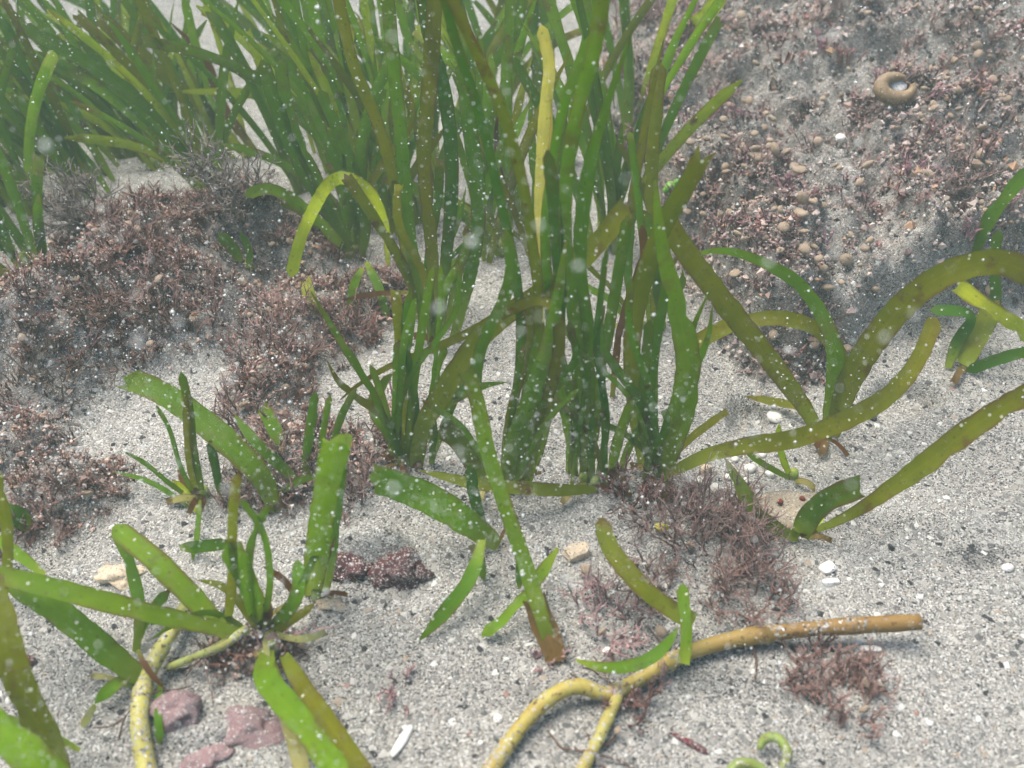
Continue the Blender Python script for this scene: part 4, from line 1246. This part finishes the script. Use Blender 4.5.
rock('dark_pebble', 873, 419, 4, 4, 3, M_BLACK, 'small black pebble under the long level blade end', 'pebble', 11, .4, sub=2)
rock('white_shell', 775, 418, 9, 9, 4, M_WHITE, 'round cream shell piece under the diagonal olive blade', 'shell', 12, .5, sub=2)
rock('shell_fragment', 827, 569, 8, 7, 3, M_WHITE, 'upper white angular shell fragment on the right sand', 'shell', 13, .6, .5, angular=True, sub=2)
rock('shell_fragment', 831, 583, 9, 4, 3, M_WHITE, 'lower white shell splinter on the right sand', 'shell', 14, .6, .2, angular=True, sub=2)
rock('shell_fragment', 870, 650, 11, 3.2, 3, M_WHITE, 'white shell splinter just below the brown rhizome', 'shell', 15, .6, -.1, angular=True, sub=2)
rock('shell_fragment', 857, 643, 5, 4, 3, M_WHITE, 'small white shell bit touching the brown rhizome', 'shell', 16, .5, sub=2)
rock('shell_fragment', 1007, 569, 6, 5, 4, M_WHITE, 'bright white shell bit near the right edge', 'shell', 17, .5, sub=2)
rock('shell_fragment', 402, 742, 5, 22, 3.5, M_WHITE, 'long white shell sliver at the bottom of the front sand', 'shell', 18, .6, -.42, sub=2, rough=.12)
rock('white_pebble', 498, 720, 5, 5, 4, M_WHITE, 'small round white pebble left of the yellow rhizome', 'pebble', 19, .5, sub=2, rough=.1)
rock('white_pebble', 608, 653, 6, 5, 4, M_WHITE, 'white pebble above the rhizome bend', 'pebble', 21, .7, sub=2, rough=.15)
rock('white_pebble', 842, 133, 6, 5, 4, M_WHITE, 'bright white shell bit on the bank below the coiled shell', 'pebble', 22, .9, sub=2, rough=.15)
rock('red_alga_scrap', 690, 744, 20, 4, 3, stone_mat('wine_scrap', (.16, .03, .035), (.08, .02, .025), 200, .15), 'wine red alga scrap on the bottom sand', 'algae', 24, .5, -.6, sub=2, rough=.4)
rock('red_alga_scrap', 27, 663, 9, 6, 5, bpy.data.materials['wine_scrap'], 'small wine red scrap beside the left corner blade', 'algae', 25, .8, sub=2, rough=.4)
rock('tan_stone', 598, 400, 8, 16, 8, M_CHIP, 'upright tan stone showing between the central blades', 'stone', 27, .4, sub=2)
rock('tan_stone', 120, 575, 22, 15, 8, M_CHIP, 'flat cream stone behind the round tipped blade', 'stone', 28, 0, sub=4, rough=.6)
rock('tan_stone', 330, 605, 14, 8, 6, M_CHIP, 'small orange tan stone right of the lower left hub', 'stone', 29, 0, sub=3, rough=.5)
rr = random.Random(77)
for i, (px, py) in enumerate([(672, 468), (690, 462), (705, 470), (715, 456), (735, 460), (750, 470), (762, 455), (745, 482), (728, 478), (700, 482), (770, 475), (660, 490), (715, 490)]):
    s = rr.uniform(4, 7)
    rock('pale_pebble', px, py, s, s * .85, s * .7, rr.choice([M_WHITE, M_CHIP, M_CHIP, M_WHITE]), 'pale pebble in the gravel patch left of the flat tan stone', 'pebble', 100 + i, .4, rr.uniform(0, 3),
         'pale gravel left of the flat stone', sub=2, rough=.2)

# coiled snail shell on the bank
b = on_ground(897, 102, .006); s = pxsize(b)
root = empty('snail_shell', (b[0], b[1], b[2])); tag(root, 'tan coiled snail shell ring lying on the turf bank', 'shell')
n = 48; th = np.linspace(math.radians(58), math.radians(58 + 318), n)
UV = np.array([0, .62, .78]); NV = np.cross(RIGHT, UV)
R = 13.5 * s
P = np.array([b + RIGHT * (R * 1.15 * math.cos(a) - 1 * s) + UV * (R * .82 * math.sin(a) + 14 * s) + NV * (4 * s * (i / n)) for i, a in enumerate(th)])
rad = s * np.array([2.2 + 5.6 * max(0, math.sin(math.pi * min(1, .06 + .9 * i / n))) ** 1.2 for i in range(n)])
tube_obj('whorl', P, rad, M_SHELL, root, b, 14)
me = rock_mesh('mouth_filling', 9 * s, 7 * s, 2.5 * s, 31, M_WHITE, 2, .15)
o = link('mouth_filling', me, root, tuple(RIGHT * 2 * s + UV * 16 * s - NV * 3 * s)); o['label'] = 'white sandy filling of the shell mouth'; o.rotation_euler = (.67, 0, 0)
# green bubble alga
b = on_ground(671, 186); s = pxsize(b)
root = empty('bubble_alga', b); tag(root, 'bright green bubble alga at the left edge of the bank', 'algae')
for (dx, dz, r) in ((0, 6, 6.5), (6, 12, 4), (-4, 3, 4)):
    o = link('bubble', rock_mesh('bubble', r * s, r * s, r * s, r, M_BUBBLE, 2, .1), root, (dx * s, 0, dz * s))
# yellow fleck in the big brown tuft
rock('yellow_scrap', 660, 533, 8, 5, 4, stone_mat('yellow_scrap', (.45, .42, .03), (.30, .30, .03), 200, .1), 'tiny yellow scrap caught in the brown alga tuft', 'algae', 33, 2.0, sub=2, rough=.4)

# tan nuggets: small top shaped bits lodged in the turf
def nugget(seed):
    rnd = random.Random(seed)
    sides = 7
    prof = [(.0, -.5), (.45, -.35), (.95, .05), (.85, .35), (.45, .55), (0, .62)]
    V = [(0, 0, prof[0][1])]; Fc = []
    for (r, z) in prof[1:-1]:
        for j in range(sides):
            a = 6.2832 * j / sides; q = r * rnd.uniform(.82, 1.15)
            V.append((math.cos(a) * q, math.sin(a) * q, z + rnd.uniform(-.08, .08)))
    V.append((0, 0, prof[-1][1]))
    k = len(prof) - 2
    for j in range(sides): Fc.append((0, 1 + (j + 1) % sides, 1 + j))
    for i in range(k - 1):
        for j in range(sides):
            Fc.append((1 + i * sides + j, 1 + i * sides + (j + 1) % sides, 1 + (i + 1) * sides + (j + 1) % sides, 1 + (i + 1) * sides + j))
    for j in range(sides): Fc.append((1 + (k - 1) * sides + j, 1 + (k - 1) * sides + (j + 1) % sides, len(V) - 1))
    me = bpy.data.meshes.new('tan_pebble'); me.from_pydata(V, [], Fc)
    me.polygons.foreach_set('use_smooth', np.ones(len(me.polygons), bool))
    me.materials.append(M_TAN)
    return me
NUG = [nugget(i) for i in range(6)]
def nuggets(points, label, group, size=(.0020, .0034), lift=.0035):
    for (x, y) in points:
        o = bpy.data.objects.new('tan_pebble', rr.choice(NUG)); COL.objects.link(o)
        s = rr.uniform(*size) * rr.choice([.7, .85, 1, 1, 1.15])
        o.scale = (s * rr.uniform(.8, 1.2), s, s * rr.uniform(.8, 1.1))
        o.location = (x, y, H1(x, y) + rr.uniform(.5, 1.0) * lift + s * .3)
        o.rotation_euler = (rr.gauss(0, .6), rr.gauss(0, .6), rr.uniform(0, 6))
        tag(o, label, 'pebble', group)
def in_view(x, y):
    P = np.stack([x, y, height(x, y)], -1) - CAM
    w_ = P @ FWD
    u, v = W / 2 + P @ RIGHT / w_ * FPX, H / 2 - P @ UP / w_ * FPX
    return (u > 0) & (u < W) & (v > 0) & (v < H)
def pick(fn, n, cond=None, **kw):
    x, y = scatter(fn, n * 60, **kw)
    if cond is not None:
        k = cond(x, y); x, y = x[k], y[k]
    i = RNG.permutation(len(x))[:n]
    return list(zip(x[i], y[i]))
nuggets(pick(lambda x, y: masks(x, y)[0] * (.25 + .75 * clump(x, y, 14, .36, .55)), 230, in_view), 'small tan pebble lodged in the turf of the right bank', 'tan pebbles on the right bank', (.0025, .0038), .0100)
nuggets(pick(lambda x, y: masks(x, y)[1], 60, in_view), 'small tan pebble lodged in the turf of the left hump', 'tan pebbles on the left hump', (.0022, .0036), .006)
nuggets(pick(lambda x, y: masks(x, y)[2] * (1 - masks(x, y)[1]), 55, lambda x, y: x < 0), 'small tan pebble in the turf patches among the left shoots', 'tan pebbles among the left shoots', (.0018, .0030))
nuggets([tuple(on_ground(px, py)[:2]) for px, py in [(641, 593), (636, 607), (602, 639), (632, 488), (752, 590), (716, 588), (745, 540), (617, 737), (862, 716), (866, 690), (878, 690), (700, 600), (660, 640), (585, 575), (610, 560), (733, 575), (690, 550), (720, 535)]],
        'small tan pebble in the algae tufts of the front right sand', 'tan pebbles in the front algae', (.0018, .0028), .006)

# ------------------------------------------------------------------ specks drifting in the water
n = 60000
u = RNG.random(n) ** .8
px = RNG.random(n) * 1100 - 40; py = RNG.random(n) * 860 - 45
keep = RNG.random(n) < np.clip(1.05 - .55 * sstep(500, 900, px) - .45 * sstep(430, 760, py), .10, 1)
keep &= RNG.random(n) < (.25 + .75 * sstep(.35, .65, fbm(px / 1000, py / 1000, 6, 3, 77)))
px, py = px[keep], py[keep]; n = len(px)
zmax = np.array([np.dot(flat(a, b) - CAM, FWD) for a, b in zip(px, py)])
dep = .20 + RNG.random(n) ** .7 * (zmax * .93 - .20)
D = np.array([ray(a, b) for a, b in zip(px, py)])
P = CAM + D * dep[:, None]
k = P[:, 2] > height(P[:, 0], P[:, 1]) + .004
P, dep = P[k], dep[k]
near = RNG.random(len(P)) < .0018
P[near] = CAM + (P[near] - CAM) * (.17 / dep[near])[:, None]
size = RNG.gamma(1.0, .00013, len(P)) + .00010
size *= np.where(dep < .35, .7, 1)
size[near] = RNG.uniform(.0004, .0009, near.sum())
jit = RNG.uniform(.6, 1.3, (len(P), 6, 1)) * ico[None]
V = (jit * size[:, None, None] + P[:, None]).reshape(-1, 3)
Fc = (icoF[None] + (np.arange(len(P)) * 6)[:, None, None]).reshape(-1, 3)
me = mesh_np('drifting_specks', V, Fc, True, None, [M_SNOW])
tag(link('drifting_specks', me), 'white specks of silt drifting in the water over the seagrass', 'specks', kind='stuff')

# ------------------------------------------------------------------ the water's own haze
bm = bmesh.new()
bmesh.ops.create_cube(bm, size=1)
for v in bm.verts: v.co = Vector((v.co.x * 24, v.co.y * 24, -1.2 if v.co.z < 0 else .50))
me = bpy.data.meshes.new('haze'); bm.to_mesh(me); bm.free()
m = bpy.data.materials.new('water_haze'); m.use_nodes = True
t = m.node_tree; t.nodes.clear()
o_ = t.nodes.new('ShaderNodeOutputMaterial'); pv = t.nodes.new('ShaderNodeVolumePrincipled')
pv.inputs['Color'].default_value = (.68, .92, .84, 1)
pv.inputs['Density'].default_value = .135
t.links.new(pv.outputs[0], o_.inputs['Volume'])
me.materials.append(m)
tag(link('haze', me), 'pale haze of the sea water', kind='stuff')
